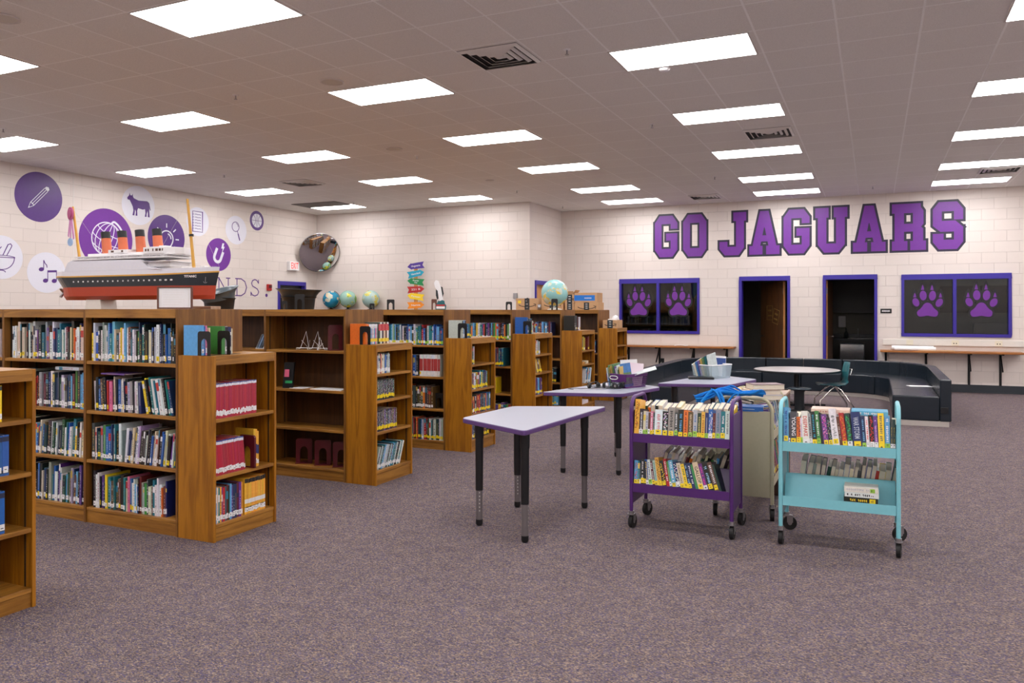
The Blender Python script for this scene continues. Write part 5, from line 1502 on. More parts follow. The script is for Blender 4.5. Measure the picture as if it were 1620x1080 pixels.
# wire easels, papers in the empty bookcase
def easel(label, x, y, z, rz, s=1.0, fl=0):
    t = thing('wire_easel', label, 'easel', (x, y, z), rz, 'white wire display easels')
    r = .0032
    mb = MB()
    s *= 1.3; h = .13 * s
    for sx in (-.035 * s, .035 * s):
        pass
    mb.tube([(-.045 * s, -.05 * s, .018), (-.045 * s, -.05 * s, r), (-.04 * s, 0, r), (-.03 * s, .0, .02), (0, .03 * s, h), (.03 * s, .0, .02), (.04 * s, 0, r), (.045 * s, -.05 * s, r), (.045 * s, -.05 * s, .018)], r, 6)
    mb.tube([(-.045 * s, -.05 * s, .018), (.045 * s, -.05 * s, .018)], r, 6)
    mb.tube([(-.03 * s, .02 * s, h * .5), (0, .09 * s, r), (.03 * s, .02 * s, h * .5)], r, 6)
    mb.build('wire_frame', M['white'], t)
easel('white wire easel beside another one in the empty bookcase, away from the bookend', -4.90, FR[2] + .14, 1.182, .35)
easel('white wire easel standing between two others in the empty bookcase', -4.79, FR[2] + .17, 1.182, .25)
easel('low white wire easel nearest the maroon bookend', -4.68, FR[2] + .10, 1.182, 1.1, .7)
tag(MB().box(-5.0, -4.84, FR[2] + .04, FR[2] + .2, .82, .824).box(-4.75, -4.4, FR[2] + .03, FR[2] + .2, .82, .826).build('loose_paper', M['paper']), 'white papers lying on a shelf of the empty bookcase', 'paper')
t = thing('boxed_book', 'black cover with pink label leaning in the empty bookcase', 'book', (-5.03, FR[2] + .07, .82), .2)
MB().obox((0, 0, .12), (.05, .0, 0), (0, .012, 0), (.0, .02, .12)).build('cover', M['black'], t)
MB().obox((-.012, -.0165, .14), (.024, 0, 0), (0, .001, 0), (.0, .005, .035)).build('pink_label', mat('pink_label', (206, 90, 120), .5), t)
MB().obox((0.01, -.022, .06), (.036, 0, 0), (0, .001, 0), (.0, .004, .015)).build('green_band', M['green'], t)
t = thing('acrylic_stand', 'clear acrylic holder with leaning pale cards beside the divider of the empty bookcases', 'holder', (-5.36, FR[2] + .12, 1.182), .1)
for i in range(4): MB().obox((.02 * i - .03, .01 * i, .07), (.004, .0, .0), (0, .06, 0), (.035, 0, .07)).build('card', [M['clear'], M['paleblue'], M['clear'], M['white']][i], t)
MB().tube([(-.07, -.06, .004), (0.03, -.06, .004), (.03, .05, .004), (-.07, .05, .004)], .003, 6, closed=True).build('base', M['white'], t)

# ------------------------------------------------------------------ model ocean liner
SHX, SHY = -5.08, 4.27
t = thing('model_ship', 'large model ocean liner with four orange funnels on the first bookcase row', 'model ship', (SHX, SHY, 0))
BM = .115
def beam(s):      # s 0 stern .. 1 bow
    if s < .12: return BM * (.35 + .65 * math.sin(s / .12 * PI / 2))
    if s > .62: return BM * max(.03, math.cos((s - .62) / .38 * PI / 2) ** .75)
    return BM
def level(z, xs, xb, k, sheer=0.0, kb=None):
    out = []
    for i in range(33):
        s = i / 32
        x = xs + (xb - xs) * s
        zz = z + sheer * (1.0 * max(0, s - .6) ** 2 * 6 + .35 * max(0, .15 - s) ** 1 * 6)
        out.append((x - SHX, beam(s) * k, zz))
    return out
def loft(levels, name, m, capb=True, capt=False):
    mb = MB(); n = len(levels[0])
    for L in levels:
        mb.v += [(x, -b, z) for x, b, z in L] + [(x, b, z) for x, b, z in L]
    for j in range(len(levels) - 1):
        o0, o1 = j * 2 * n, (j + 1) * 2 * n
        for i in range(n - 1):
            for off in (0, n):
                mb.f.append([o0 + off + i, o0 + off + i + 1, o1 + off + i + 1, o1 + off + i])
        mb.f.append([o0, o0 + n, o1 + n, o1]); mb.f.append([o0 + n - 1, o0 + 2 * n - 1, o1 + 2 * n - 1, o1 + n - 1])
    for cap, o in ((capb, 0), (capt, (len(levels) - 1) * 2 * n)):
        if cap:
            for i in range(n - 1): mb.f.append([o + i, o + i + 1, o + n + i + 1, o + n + i])
    mb.mi = [0] * len(mb.f); mb.sm = [False] * len(mb.f); mb.col = [None] * len(mb.f)
    return mb.build(name, M[m], t)
sh = .018
loft([level(1.632, -5.845, -4.30, .55), level(1.66, -5.855, -4.297, .9), level(1.729, -5.862, -4.290, 1.0)], 'lower_hull', 'redhull')
loft([level(1.729, -5.862, -4.290, 1.0), level(1.806, -5.937, -4.262, 1.04, sh)], 'upper_hull', 'hullblack')
loft([level(1.806, -5.939, -4.260, 1.06, sh), level(1.816, -5.941, -4.258, 1.06, sh)], 'gold_band', 'gold', True, True)
loft([level(1.816, -5.935, -4.262, 1.03, sh), level(1.852, -5.93, -4.256, 1.03, sh * .6)], 'bulwark', 'hullwhite')
loft([level(1.842, -5.925, -4.265, .98), level(1.846, -5.925, -4.265, .98)], 'deck', 'cream', True, True)
mb = MB()
hx = lambda x: x - SHX
mb.prism([(hx(-5.74), 1.85), (hx(-4.70), 1.85), (hx(-4.76), 1.862), (hx(-4.83), 1.87), (hx(-4.87), 1.90), (hx(-4.90), 1.925), (hx(-5.66), 1.935), (hx(-5.70), 1.92), (hx(-5.72), 1.89)], -BM * 1.04, BM * 1.04, 0, 'xz')
mb.build('superstructure', M['hullwhite'], t, bevel=.003)
mb = MB().box(hx(-5.63), hx(-4.62), -BM * 1.1, BM * 1.1, 1.935, 1.943).box(hx(-5.60), hx(-4.66), -BM * .9, BM * .9, 1.943, 1.957)
mb.box(hx(-5.61), hx(-4.62), -BM * 1.05, BM * 1.05, 1.957, 1.964).box(hx(-5.52), hx(-4.72), -BM * .7, BM * .7, 1.964, 1.985)
mb.box(hx(-5.28), hx(-5.08), -BM * .8, BM * .8, 1.985, 2.008)
for i in range(26): mb.cyl((hx(-5.59) + i * .037, -BM * 1.05, 1.943), (hx(-5.59) + i * .037, -BM * 1.05, 1.957), .0022, n=5)
mb.build('promenade_decks', M['white'], t)
mb = MB().prism([(hx(-4.87), -BM * 1.1), (hx(-4.66), -BM * 1.1), (hx(-4.615), -BM * .6), (hx(-4.60), 0), (hx(-4.615), BM * .6), (hx(-4.66), BM * 1.1), (hx(-4.87), BM * 1.1)], 1.964, 2.012)
mb.box(hx(-4.84), hx(-4.70), -BM * .8, BM * .8, 2.012, 2.018).box(hx(-4.82), hx(-4.76), -.03, .03, 2.018, 2.03)
mb.box(hx(-4.88), hx(-4.60), -BM * 1.1, BM * 1.1, 1.905, 1.909).box(hx(-4.86), hx(-4.64), -BM * .8, BM * .8, 1.87, 1.905).box(hx(-4.8), hx(-4.55), -BM * .6, BM * .6, 1.85, 1.872)
br = mb.build('bridge', M['white'], t, bevel=.002)
mb = MB()
for x0, x1 in ((-4.85, -4.835), (-4.825, -4.81), (-4.775, -4.765), (-4.745, -4.72), (-4.712, -4.69), (-4.68, -4.67)): mb.box(hx(x0), hx(x1), -BM * 1.1 - .001, -BM * 1.1, 1.982, 2.0)
for x0, x1 in ((-5.25, -5.22), (-5.14, -5.12)): mb.box(hx(x0), hx(x1), -BM * .8 - .001, -BM * .8, 1.988, 2.002)
mb.build('window_opening', mat('brown_opening', (90, 62, 50), .6), t)
for x, k in ((-5.405, 0), (-5.225, 1), (-5.035, 2), (-4.855, 3)):
    rk = -.022
    fn = MB().cyl((hx(x), 0, 1.975), (hx(x) + rk * .68, 0, 2.106), .036, .034, 20).build('funnel', M['funnel'], t)
    MB().cyl((hx(x) + rk * .68, 0, 2.106), (hx(x) + rk, 0, 2.157), .0345, .034, 20, caps=False).cyl((hx(x) + rk * .98, 0, 2.148), (hx(x) + rk * .98, 0, 2.149), .033, n=20).build('funnel_top', M['black'], fn)
MB().cyl((hx(-5.70), 0, 1.85), (hx(-5.80), 0, 2.375), .012, .008, 10).build('mast', M['gold'], t)
ms = MB().cyl((hx(-4.50), 0, 1.85), (hx(-4.565), 0, 2.365), .012, .009, 10).build('mast', M['gold'], t)
MB().cyl((hx(-4.526), 0, 2.09), (hx(-4.528), 0, 2.105), .017, n=12).build('mast_collar', M['black'], ms)
mb = MB()
for k in range(20):
    s = k / 19; mb.cyl((hx(-5.63 + 1.03 * s), -BM * .95, 1.771), (hx(-5.63 + 1.03 * s), -BM * 1.05 - .001, 1.771), .006, n=10)
mb.build('portholes', M['white'], t)
mb = MB()
for k in range(18): mb.cyl((hx(-5.60 + .042 * k), -BM * 1.045, 1.875), (hx(-5.60 + .042 * k), -BM * 1.045 - .001, 1.875), .003, n=8)
mb.build('small_portholes', M['vent'], t)
mb = MB()
def on_hull(x): 
    s = (x + 5.937) / (5.937 - 4.262); return -beam(s) * 1.045
xa, xb_ = -4.52, -4.40
dx = Vector((xb_ - xa, on_hull(xb_) - on_hull(xa), 0)).normalized()
add_text(mb, 'TITANIC', .022, (hx((xa + xb_) / 2), (on_hull(xa) + on_hull(xb_)) / 2 - .006, 1.795), dx, (0, 0, 1), width=.10, bold=.0008)
mb.build('name_lettering', M['white'], t)
mb = MB(); ax = hx(-4.345); ay = on_hull(-4.345) - .005
mb.tube([(ax, ay, 1.79), (ax - .003, ay, 1.75)], .0015, 5); mb.tube([(ax - .018, ay - .003, 1.758), (ax - .012, ay - .003, 1.748), (ax, ay, 1.746), (ax + .01, ay + .003, 1.752)], .0015, 5)
mb.build('anchor', M['steel'], t)
mb = MB()
for a in (0, 2.1, 4.2): mb.obox((hx(-5.885), -.02 + .022 * math.cos(a), 1.69 + .022 * math.sin(a)), (.004, .004, 0), (0, .016 * math.cos(a) - .004, .016 * math.sin(a)), (0, -.006 * math.sin(a), .006 * math.cos(a)))
mb.cyl((hx(-5.90), -.02, 1.69), (hx(-5.80), -.03, 1.69), .004, n=8); mb.build('propeller', M['steel'], t)
mb = MB()
for sgn in (1,):
    mb.tube([(hx(-5.80), 0, 2.36), (hx(-5.93), 0, 1.86)], .0005, 4); mb.tube([(hx(-5.80), 0, 2.36), (hx(-5.35), -.05, 1.96)], .0005, 4)
    mb.tube([(hx(-4.56), 0, 2.35), (hx(-4.26), 0, 1.87)], .0005, 4); mb.tube([(hx(-4.56), 0, 2.35), (hx(-4.75), -.08, 1.99)], .0005, 4); mb.tube([(hx(-5.79), 0, 2.30), (hx(-5.95), 0, 1.87)], .0005, 4)
mb.build('rigging', M['offwhite'], t)
mb = MB()
for i in range(30): x = -5.9 + .012 * i; mb.cyl((hx(x), on_hull(x) * .97 if x > -5.93 else -.04, 1.85), (hx(x), on_hull(x) * .97, 1.862), .0008, n=4)
for i in range(22): x = -4.52 + .0115 * i; mb.cyl((hx(x), on_hull(x) * .9, 1.85), (hx(x), on_hull(x) * .9, 1.868), .0008, n=4)
mb.box(hx(-4.62), hx(-4.50), -.05, .05, 1.85, 1.862).box(hx(-4.42), hx(-4.38), -.02, .02, 1.855, 1.872)
mb.build('railing', M['white'], t)
for x0, x1 in ((-5.565, -5.385), (-4.78, -4.62)):
    MB().prism([(hx(x0), 1.56), (hx(x1), 1.56), (hx(x1) - .005, 1.59), (hx(x1) - .012, 1.634), (hx(x0) + .012, 1.634), (hx(x0) + .005, 1.59)], -.07, .07, 0, 'xz').build('stand_block', M['offwhite'], t)
# ribbon medal hanging from the stern mast
t = thing('ribbon_medal', 'pink award ribbon with pale blue medal hanging from the stern mast', 'ribbon', (-5.778, SHY - .03, 0))
MB().prism(ell((0, 2.315), .031, .052, 0, 20), -.012, 0, 0, 'xz').prism(ell((0, 2.315), .02, .035, 0, 20), -.02, -.012, 0, 'xz').build('rosette', M['rose'], t)
mb = MB().prism([(-.012, 2.27), (.006, 2.27), (-.018, 2.13), (-.032, 2.14)], -.008, -.005, 0, 'xz').prism([(-.004, 2.27), (.010, 2.27), (.012, 2.11), (.0, 2.11)], -.012, -.008, 0, 'xz').prism([(.002, 2.27), (.02, 2.27), (.045, 2.12), (.03, 2.11)], -.008, -.004, 0, 'xz')
mb.build('ribbon_tails', M['pink'], t)
MB().prism(ell((.006, 2.09), .028, .032, 0, 20), -.016, -.010, 0, 'xz').build('medal', M['paleblue'], t)
MB().cyl((-.02, .025, 2.36), (0.0, .0, 2.33), .002, n=6).build('string', M['pink'], t)

# framed notice and wooden slab beside the ship
t = thing('framed_notice', 'small framed white notice standing in front of the liner bow', 'frame', (-4.415, 4.02, H_TALL + .001), .36)
MB().box(-.125, -.115, -.008, .008, 0, .155).box(.115, .125, -.008, .008, 0, .155).box(-.115, .115, -.008, .008, .145, .155).box(-.115, .115, -.008, .008, 0, .010).build('frame', M['redbrown'], t)
nt = MB().box(-.115, .115, -.002, .002, .01, .145).build('notice', M['paper'], t)
mb = MB().box(-.10, -.098, -.004, -.002, .012, .135).box(.098, .10, -.004, -.002, .012, .135).box(-.1, .1, -.004, -.002, .133, .135)
for k in range(6): mb.box(-.085, .07 - .02 * (k % 3), -.003, -.002, .115 - .017 * k, .1165 - .017 * k)
mb.build('printed_lines', M['vent'], nt)
MB().obox((0, .03, .06), (.03, 0, 0), (0, .001, 0), (0, -.02, .06)).build('easel_back', M['black'], t)
tag(MB().box(-4.84, -4.50, 4.43, 4.53, H_TALL, H_TALL + .022).build('wooden_slab', M['walnut_top'], bevel=.003), 'thin pale wooden slab lying behind the framed notice', 'board')

# flared black planters on the third row
def planter(label, x, y, tiltx, tilty, s=1.0, rc=(44, 50, 54)):
    t = thing('planter', label, 'planter', (x, y, H_TALL), 0)
    body = MB().lathe([(.001, .0), (.195, .0), (.20, .02), (.215, .15), (.235, .17), (.24, .17)], n=36)
    o = body.build('body', M['black'], t)
    rim = MB().lathe([(.20, -.07), (.215, -.02), (.235, .03), (.265, .07), (.295, .095), (.305, .10), (.305, .106), (.29, .106), (.255, .085), (.225, .045), (.20, .0), (.17, -.12), (.001, -.13)], n=40).build('flared_rim', mat('planter_rim_plastic', rc, .28), t)
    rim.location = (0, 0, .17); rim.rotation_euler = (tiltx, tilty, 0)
    t.scale = (s, s, s)
planter('dark flared planter behind the liner bow, its bowl tipped forward', -7.97, FR[3] + .33, .30, -.10, .92, (84, 96, 104))  # rim colour lightened to stand in for its glossy sheen
planter('black flared planter with two bookends in front, beside the blue globe', -6.66, FR[3] + .36, 0, .04, .95)

# ------------------------------------------------------------------ globes
def globe(label, x, y, z, r, m, lon, meridian=True):
    t = thing('globe', label, 'globe', (x, y, z), lon)
    h = r + .04 * r / .15
    ti = math.radians(23)
    ax = Vector((math.sin(ti), 0, math.cos(ti)))
    c = Vector((0, 0, h))
    MB().sphere((0, 0, 0), r, 40).build('ball', M[m], t).location = c
    mb = MB(); R = r * 1.06
    pts = []
    for i in range(19):
        a = ti + PI * i / 18
        pts.append((R * math.sin(a), 0, h + R * math.cos(a)))
    mb.tube(pts, r * .028, 6)
    mb.cyl(c + ax * r * .98, c + ax * r * 1.1, r * .03, n=8)
    mb.build('meridian_arm', M['blackm'], t)
    MB().lathe([(.001, .0), (r * .55, 0), (r * .52, .012), (r * .2, .03), (r * .08, .05), (r * .08, max(.06, h - r * 1.02))], n=28).build('base', M['offwhite'] if 'large' in label else M['blackm'], t)
gy = YB - .2
globe('blue globe in the back corner, beside the black planter', -11.62, gy, H_TALL, .198, 'globe_a', .8)
globe('green and yellow globe between the blue and the palest globe', -11.14, gy, H_TALL, .20, 'globe_b', 2.6)
globe('palest grey-green globe, furthest from the mirror corner', -10.50, gy, H_TALL, .20, 'globe_c', 2.9)
globe('large pale globe with yellow land on the fifth row among cartons', -4.56, FR[5] + .31, H_TALL, .21, 'globe_d', 2.4)

# ------------------------------------------------------------------ arrow signpost
t = thing('arrow_signpost', 'wooden post of six colourful arrow signs on the back bookcase', 'signpost', (-9.30, YB - .2, H_TALL), .42)
MB().box(-.04, .04, .0, .03, .012, 1.0).box(-.09, .09, -.06, .08, 0, .012).build('post', M['door_edge'], t)
zz = [.985, .81, .635, .46, .30, .11]
for z, m, d, tiltdeg, words in zip(zz, ('violet', 'cyan', 'green', 'red', 'yellowp', 'orange'), (-1, 1, -1, 1, -1, 1), (8, 12, -6, 4, -8, 3), (['Hogwarts'], ['Neverland'], ['Emerald', 'City'], ['221 B'], ['Panem'], ['Narnia'])):
    a = math.radians(tiltdeg)
    hw, hh = .19, .062
    pts = [(-hw, -hh - .012), (-hw + .04, 0), (-hw, hh + .012), (.10, hh), (.10, hh + .012), (hw, 0), (.10, -hh - .012), (.10, -hh)]
    pts = [(x * d, zc) for x, zc in pts]
    pts = [(x * math.cos(a) - zc * math.sin(a), x * math.sin(a) + zc * math.cos(a) + z) for x, zc in pts]
    o = MB().prism(pts, -.016, -.001, 0, 'xz').build('arrow_board', M[m], t)
    mb = MB(); k = len(words)
    for i, wd in enumerate(words):
        add_text(mb, wd, .058 if k == 1 else .042, (0, -.0175, z - (.0 if k == 1 else (.022 * (2 * i - 1)))), (math.cos(a), 0, math.sin(a)), (-math.sin(a), 0, math.cos(a)), width=.2 if k == 1 else (.13 if i == 0 else .07), bold=.001)
    mb.build('arrow_lettering', M['white'], o)
# tall cut-out figure (plain stand-in shapes)
t = thing('standing_cutout', 'small white and teal cardboard cut-out standing beside a brown bookend', 'cut-out', (-8.66, YB - .22, H_TALL), .35)
MB().prism([(-.11, 0), (.12, 0), (.13, .10), (.10, .14), (.09, .2), (.04, .22), (.0, .2), (-.05, .2), (-.09, .12)], -.006, .006, 0, 'xz').build('teal_base', M['teal'], t)
MB().prism([(-.02, .2), (.06, .2), (.05, .36), (.03, .48), (-.01, .56), (-.04, .64), (-.10, .66), (-.14, .6), (-.12, .5), (-.07, .44), (-.04, .34)], -.004, .004, 0, 'xz').build('white_figure', M['white'], t)
MB().prism([(.05, .28), (.075, .36), (.05, .5), (.01, .52), (.03, .4)], -.006, -.004, 0, 'xz').prism([(-.10, .46), (-.06, .42), (-.04, .26), (-.07, .22), (-.10, .32)], -.006, -.004, 0, 'xz').build('grey_patch', M['charc'], t)
MB().box(-.09, .1, -.008, -.006, .09, .12).build('red_strip', M['red'], t)
MB().box(-.09, .1, -.008, -.006, .03, .08).build('white_strip', M['white'], t)

# ------------------------------------------------------------------ cartons on the last rows
def carton(name, label, x, y, z, w, d, h, rz=0, tape='tape', smile=True, blue=False, flaps=False):
    t = thing(name, label, 'box', (x, y, z), rz, 'cardboard cartons on the bookcases')
    MB().box(-w / 2, w / 2, 0, d, 0, h).build('carton_body', M['cardboard'], t, bevel=.004)
    if blue:
        MB().box(-w / 2 - .001, w / 2 * .8, -.001, d + .001, h * .18, h * .75).build('blue_tape', M['blue'], t)
        mb = MB()
        for i in range(6): mb.box(-.02 + .022 * i, -.006 + .022 * i, -.002, -.001, h * .4, h * .5)
        mb.build('tape_print', M['white'], t)
    elif tape:
        MB().box(-.048, .048, -.001, 0, 0, h).build('tape_strip', M[tape], t)
        mb = MB()
        for i in range(3): mb.box(-.02, .02, -.002, -.001, h * (.2 + .27 * i), h * (.28 + .27 * i))
        mb.build('tape_print', M['vent'], t)
    if smile:
        mb = MB()
        s = w * .38
        pts = [(s * math.cos(a), h * .5 + s * .28 * math.sin(a)) for a in [PI * 1.08 + (PI * .82) * i / 14 for i in range(15)]]
        mb.stroke([(a, b) for a, b in pts], .012, 2, th=.001); e = pts[-1]
        mb.stroke([(e[0] - .03, e[1] + .02), (e[0] + .012, e[1] + .014), (e[0] + .004, e[1] - .03)], .010, 2, th=.001)
        mb.build('curved_arrow_print', M['black'], t)
    if flaps:
        mb = MB()
        mb.obox((0, .0, h + .03), (w / 2 - .01, 0, 0), (0, -.012, .03), (0, .001, .0004)); mb.obox((w / 2 - .01, d / 2, h + .04), (.03, 0, .04), (0, d / 2 - .01, 0), (.0008, 0, -.0006))
        mb.build('flap', M['cardboard'], t)
Y6 = FR[6]
carton('cardboard_box', 'brown carton with dark tape and yellow sticker, nearest the arrow signpost side', -5.72, Y6 + .1, H_TALL, .44, .3, .21)
carton('cardboard_box', 'brown carton partly hidden behind the large globe', -5.24, Y6 + .12, H_TALL, .42, .3, .21)
carton('cardboard_box', 'small carton under another beside the long carton', -4.90, Y6 + .1, H_TALL, .17, .25, .115, smile=False)
carton('cardboard_box', 'small carton topmost of its pair with upturned flap', -4.90, Y6 + .1, H_TALL + .116, .17, .25, .155, smile=True, flaps=True)
carton('cardboard_box', 'long low carton with curved arrow print beneath the blue-taped carton', -4.585, Y6 + .1, H_TALL, .44, .3, .13)
carton('cardboard_box', 'carton with bright blue tape topmost on the last row', -4.60, Y6 + .1, H_TALL + .131, .42, .3, .17, blue=True, smile=False)
carton('cardboard_box', 'small open carton with white wrap on the last low bookcase', -4.14, Y6 + .05, H_SHORT, .26, .3, .14, flaps=False, smile=True)
tag(MB().sphere((-4.09, Y6 + .2, H_SHORT + .17), .06, 12, sz=.9).box(-4.2, -4.05, Y6 + .12, Y6 + .3, H_SHORT + .141, H_SHORT + .16).build('white_wrap', M['paper']), 'crumpled white wrap lying on the small open carton', 'wrap')
tag(MB().box(-5.90, -5.84, Y6 + .097, Y6 + .099, H_TALL + .12, H_TALL + .17).build('yellow_sticker', M['yellow']), 'yellow sticker on the carton nearest the signpost side', 'sticker')
mb = MB().lathe([(.001, 0), (.035, 0), (.035, .1), (.001, .1)], (-5.47, Y6 + .08, H_TALL), 16)
tag(mb.build('tape_roll', M['steel']), 'small metal canister standing between two cartons', 'canister')

# ------------------------------------------------------------------ trapezoid tables
def round_corners(poly, r, n=5):
    out = []
    N = len(poly)
    for i in range(N):
        p0, p, p1 = Vector(poly[i - 1]), Vector(poly[i]), Vector(poly[(i + 1) % N])
        a = (p0 - p).normalized(); b = (p1 - p).normalized()
        for k in range(n + 1):
            t = k / n
            q0 = p + a * r; q1 = p + b * r
            q = q0 * (1 - t) ** 2 + p * (2 * t * (1 - t)) + q1 * t ** 2
            out.append((q.x, q.y))
    return out
def trapezoid_table(label, c, ang, legs_h=.26):
    """local: long side (1.47 m) along x at y=+.335, short side (.77) at y=-.335"""
    t = thing('classroom_table', label, 'table', (c[0], c[1], 0), ang, 'trapezoid tables with purple edges')
    tr = [(-.735, .34), (-.40, -.34), (.40, -.34), (.735, .34)]
    poly = round_corners(tr, .055)
    ztop = .78
    MB().prism(poly, ztop - .034, ztop - .001, 0, 'xy').build('edge_band', M['tedge'], t, bevel=.006)
    MB().prism(offset_poly(poly, -.004), ztop - .003, ztop, 0, 'xy').build('tabletop', M['ttop'], t)
    for x, y in ((-.52, .235), (.52, .235), (-.30, -.245), (.30, -.245)):
        L = MB().cyl((x, y, .255), (x, y, ztop - .034), .0275, .0295, 20).cyl((x, y, ztop - .15), (x, y, ztop - .034), .032, .033, 20)
        lg = L.build('leg', M['black'], t)
        MB().cyl((x, y, .035), (x, y, .27), .0235, n=20).build('leg_extension', M['greyleg'], lg)
        MB().cyl((x, y, .0), (x, y, .012), .02, .022, 16).cyl((x, y, .012), (x, y, .045), .0255, n=16).build('foot_cap', M['black'], lg)
        hm = MB()
        a = 2.0 if y > 0 else 0.6
        for k in range(6): hm.cyl((x + .0232 * math.cos(a), y + .0232 * math.sin(a), .24 - .026 * k), (x + .0245 * math.cos(a), y + .0245 * math.sin(a), .24 - .026 * k), .004, n=8)
        hm.build('adjustment_holes', M['offwhite'], lg)
    return t
trapezoid_table('empty trapezoid table with purple edge, nearest to the bookcases front', (-2.335, 5.385), PI / 2 + PI - .054, 0)
trapezoid_table('trapezoid table carrying headphones and the purple basket', (-2.372, 7.55), math.atan2(.978, .21), 0)
trapezoid_table('trapezoid table carrying the clear plastic bin', (-1.612, 8.90), math.atan2(.978, .21), 0)

# headphones and wires
def headphone(name, label, x, y, rz):
    t = thing('headphones', label, 'headphones', (x, y, .794), rz, 'black headphones on the table')
    t.rotation_euler = (.95, 0, rz); t.scale = (.7, .7, .7)
    pts = [(.075 * math.cos(a), .0, .03 + .105 * math.sin(a)) for a in [PI * i / 14 for i in range(15)]]
    MB().tube(pts, .007, 8).build('headband', M['black'], t)
    for s in (-1, 1):
        MB().cyl((.075 * s - .012 * s, 0, .042), (.075 * s + .014 * s, 0, .042), .038, .034, 18).build('ear_cup', M['black'], t)
        MB().cyl((.075 * s - .026 * s, 0, .042), (.075 * s - .012 * s, 0, .042), .034, .038, 18).build('ear_cushion', M['charc'], t)
        MB().cyl((.075 * s + .014 * s, 0, .042), (.075 * s + .016 * s, 0, .042), .02, n=14).build('cup_badge', M['steel'], t)
    return t
headphone('h', 'black headphones at the end of the tangle, with upright headband', -2.545, 7.48, .75)
headphone('h', 'black headphones in the middle of the tangle beside the purple basket', -2.40, 7.56, .2)
headphone('h', 'black headphones nearest the purple basket label', -2.31, 7.53, 1.2)
mb = MB()
rr = random.Random(5)
pts = []
for i in range(60):
    a = i * .55
    pts.append((-2.42 + .12 * math.cos(a) * (1 + .4 * math.sin(i * .3)), 7.46 + .05 * math.sin(a * 1.1), .786 + .018 * (1 + math.sin(a * .7)) / 2))
mb.tube(pts, .0025, 5)
mb.tube([(-2.55, 7.42, .784), (-2.62, 7.34, .784), (-2.68, 7.36, .784), (-2.73, 7.28, .784), (-2.66, 7.24, .784)], .0025, 5)
tag(mb.build('audio_cable', M['black']), 'tangled black audio cable lying on the table in front of the headphones', 'cable')

# purple basket with papers and magazines
t = thing('storage_basket', 'purple plastic basket with a white label holder, full of magazines', 'basket', (-2.275, 7.755, .781), -.38)
def basket_shell(mb, w, d, h, flare, th=.003, rib=True):
    for sx, sy, ax in ((0, -1, 'x'), (0, 1, 'x'), (-1, 0, 'y'), (1, 0, 'y')):
        L = w if ax == 'x' else d
        n = max(6, int(L / .022)); rows = 4
        def P(u, v):
            k = 1 + flare * v
            if ax == 'x': return ((u - .5) * L * k, sy * d / 2 * k, v * h)
            return (sx * w / 2 * k, (u - .5) * L * k, v * h)
        # solid top and bottom bands, lattice between
        def quad(u0, u1, v0, v1):
            a, b, c, e = P(u0, v0), P(u1, v0), P(u1, v1), P(u0, v1)
            nn = Vector((sx, sy, 0)) * th
            v = [Vector(p) for p in (a, b, c, e)]
            vv = v + [p - nn for p in v]
            mb._add(vv, [(0, 1, 2, 3), (4, 7, 6, 5), (0, 4, 5, 1), (1, 5, 6, 2), (2, 6, 7, 3), (3, 7, 4, 0)])
        solid = (sy == -1)
        if not rib: quad(0, 1, 0, 1); continue
        quad(0, 1, 0, .10); quad(0, 1, .80 if not solid else .42, 1)
        top = .80 if not solid else .42
        for i in range(n + 1):
            u = i / n; quad(max(0, u - .12 / n), min(1, u + .12 / n), .10, top)
        for j in range(1, rows + 1):
            v = .10 + (top - .10) * j / (rows + 1); quad(0, 1, v - .012, v + .012)
    mb.box(-w / 2, w / 2, -d / 2, d / 2, 0, th)
mb = MB(); basket_shell(mb, .23, .31, .135, .12)
mb.build('basket_body', M['basket'], t)
k = 1.12
mb = MB()
rim = round_corners([(-.115 * k, -.155 * k), (.115 * k, -.155 * k), (.115 * k, .155 * k), (-.115 * k, .155 * k)], .02, 3)
mb.tube([(a, b, .135) for a, b in rim], .005, 6, closed=True); mb.build('rim', M['basket'], t)
mb = MB()
ov = [(.038 * math.cos(a) + (.0 if abs(math.cos(a)) < .01 else .012 * (1 if math.cos(a) > 0 else -1)), .10 + .017 * math.sin(a)) for a in [2 * PI * i / 24 for i in range(24)]]
mb.stroke([(x, z) for x, z in ov], .008, 2, closed=True, th=.002)
mb.v = [(x - .03, y - .172, z) for x, y, z in mb.v]; mb.build('label_holder', M['white'], t)
MB().box(-.09, .08, -.166, -.162, .012, .052).build('clear_label', M['clear'], t)
def sheet(name, label, x, y, z, w, h, rz, lean, m, th=.003, group=None, stripe=None, roll=0):
    """a magazine or paper standing in a bin: base at z, leaning back"""
    o = MB().box(-w / 2, w / 2, -th / 2, th / 2, 0, h).build(name, m)
    o.location = (x, y, z); o.rotation_euler = (lean, roll, rz)
    tag(o, label, 'magazine', group)
    if stripe: MB().box(-w / 2 + .003, w / 2 - .003, -th / 2 - .0006, -th / 2, h * stripe[0], h * stripe[1]).build('cover_picture', stripe[2], o)
    return o
mg = [mat('magazine_green', (96, 130, 84), .35, grain=.5, gscale=30), mat('magazine_gold', (190, 160, 90), .35, grain=.4, gscale=30), mat('magazine_blue', (70, 120, 180), .35, grain=.4, gscale=30),
      mat('magazine_pale', (196, 206, 206), .35, grain=.3, gscale=30), mat('magazine_violet', (120, 100, 160), .35, grain=.4, gscale=30)]
wd = .781
bu = Vector((math.cos(-.38), math.sin(-.38), 0)); bv = Vector((-math.sin(-.38), math.cos(-.38), 0)); B0 = Vector((-2.275, 7.755, wd + .004))
def inb(a, b): p = B0 + bu * a + bv * b; return p.x, p.y, p.z
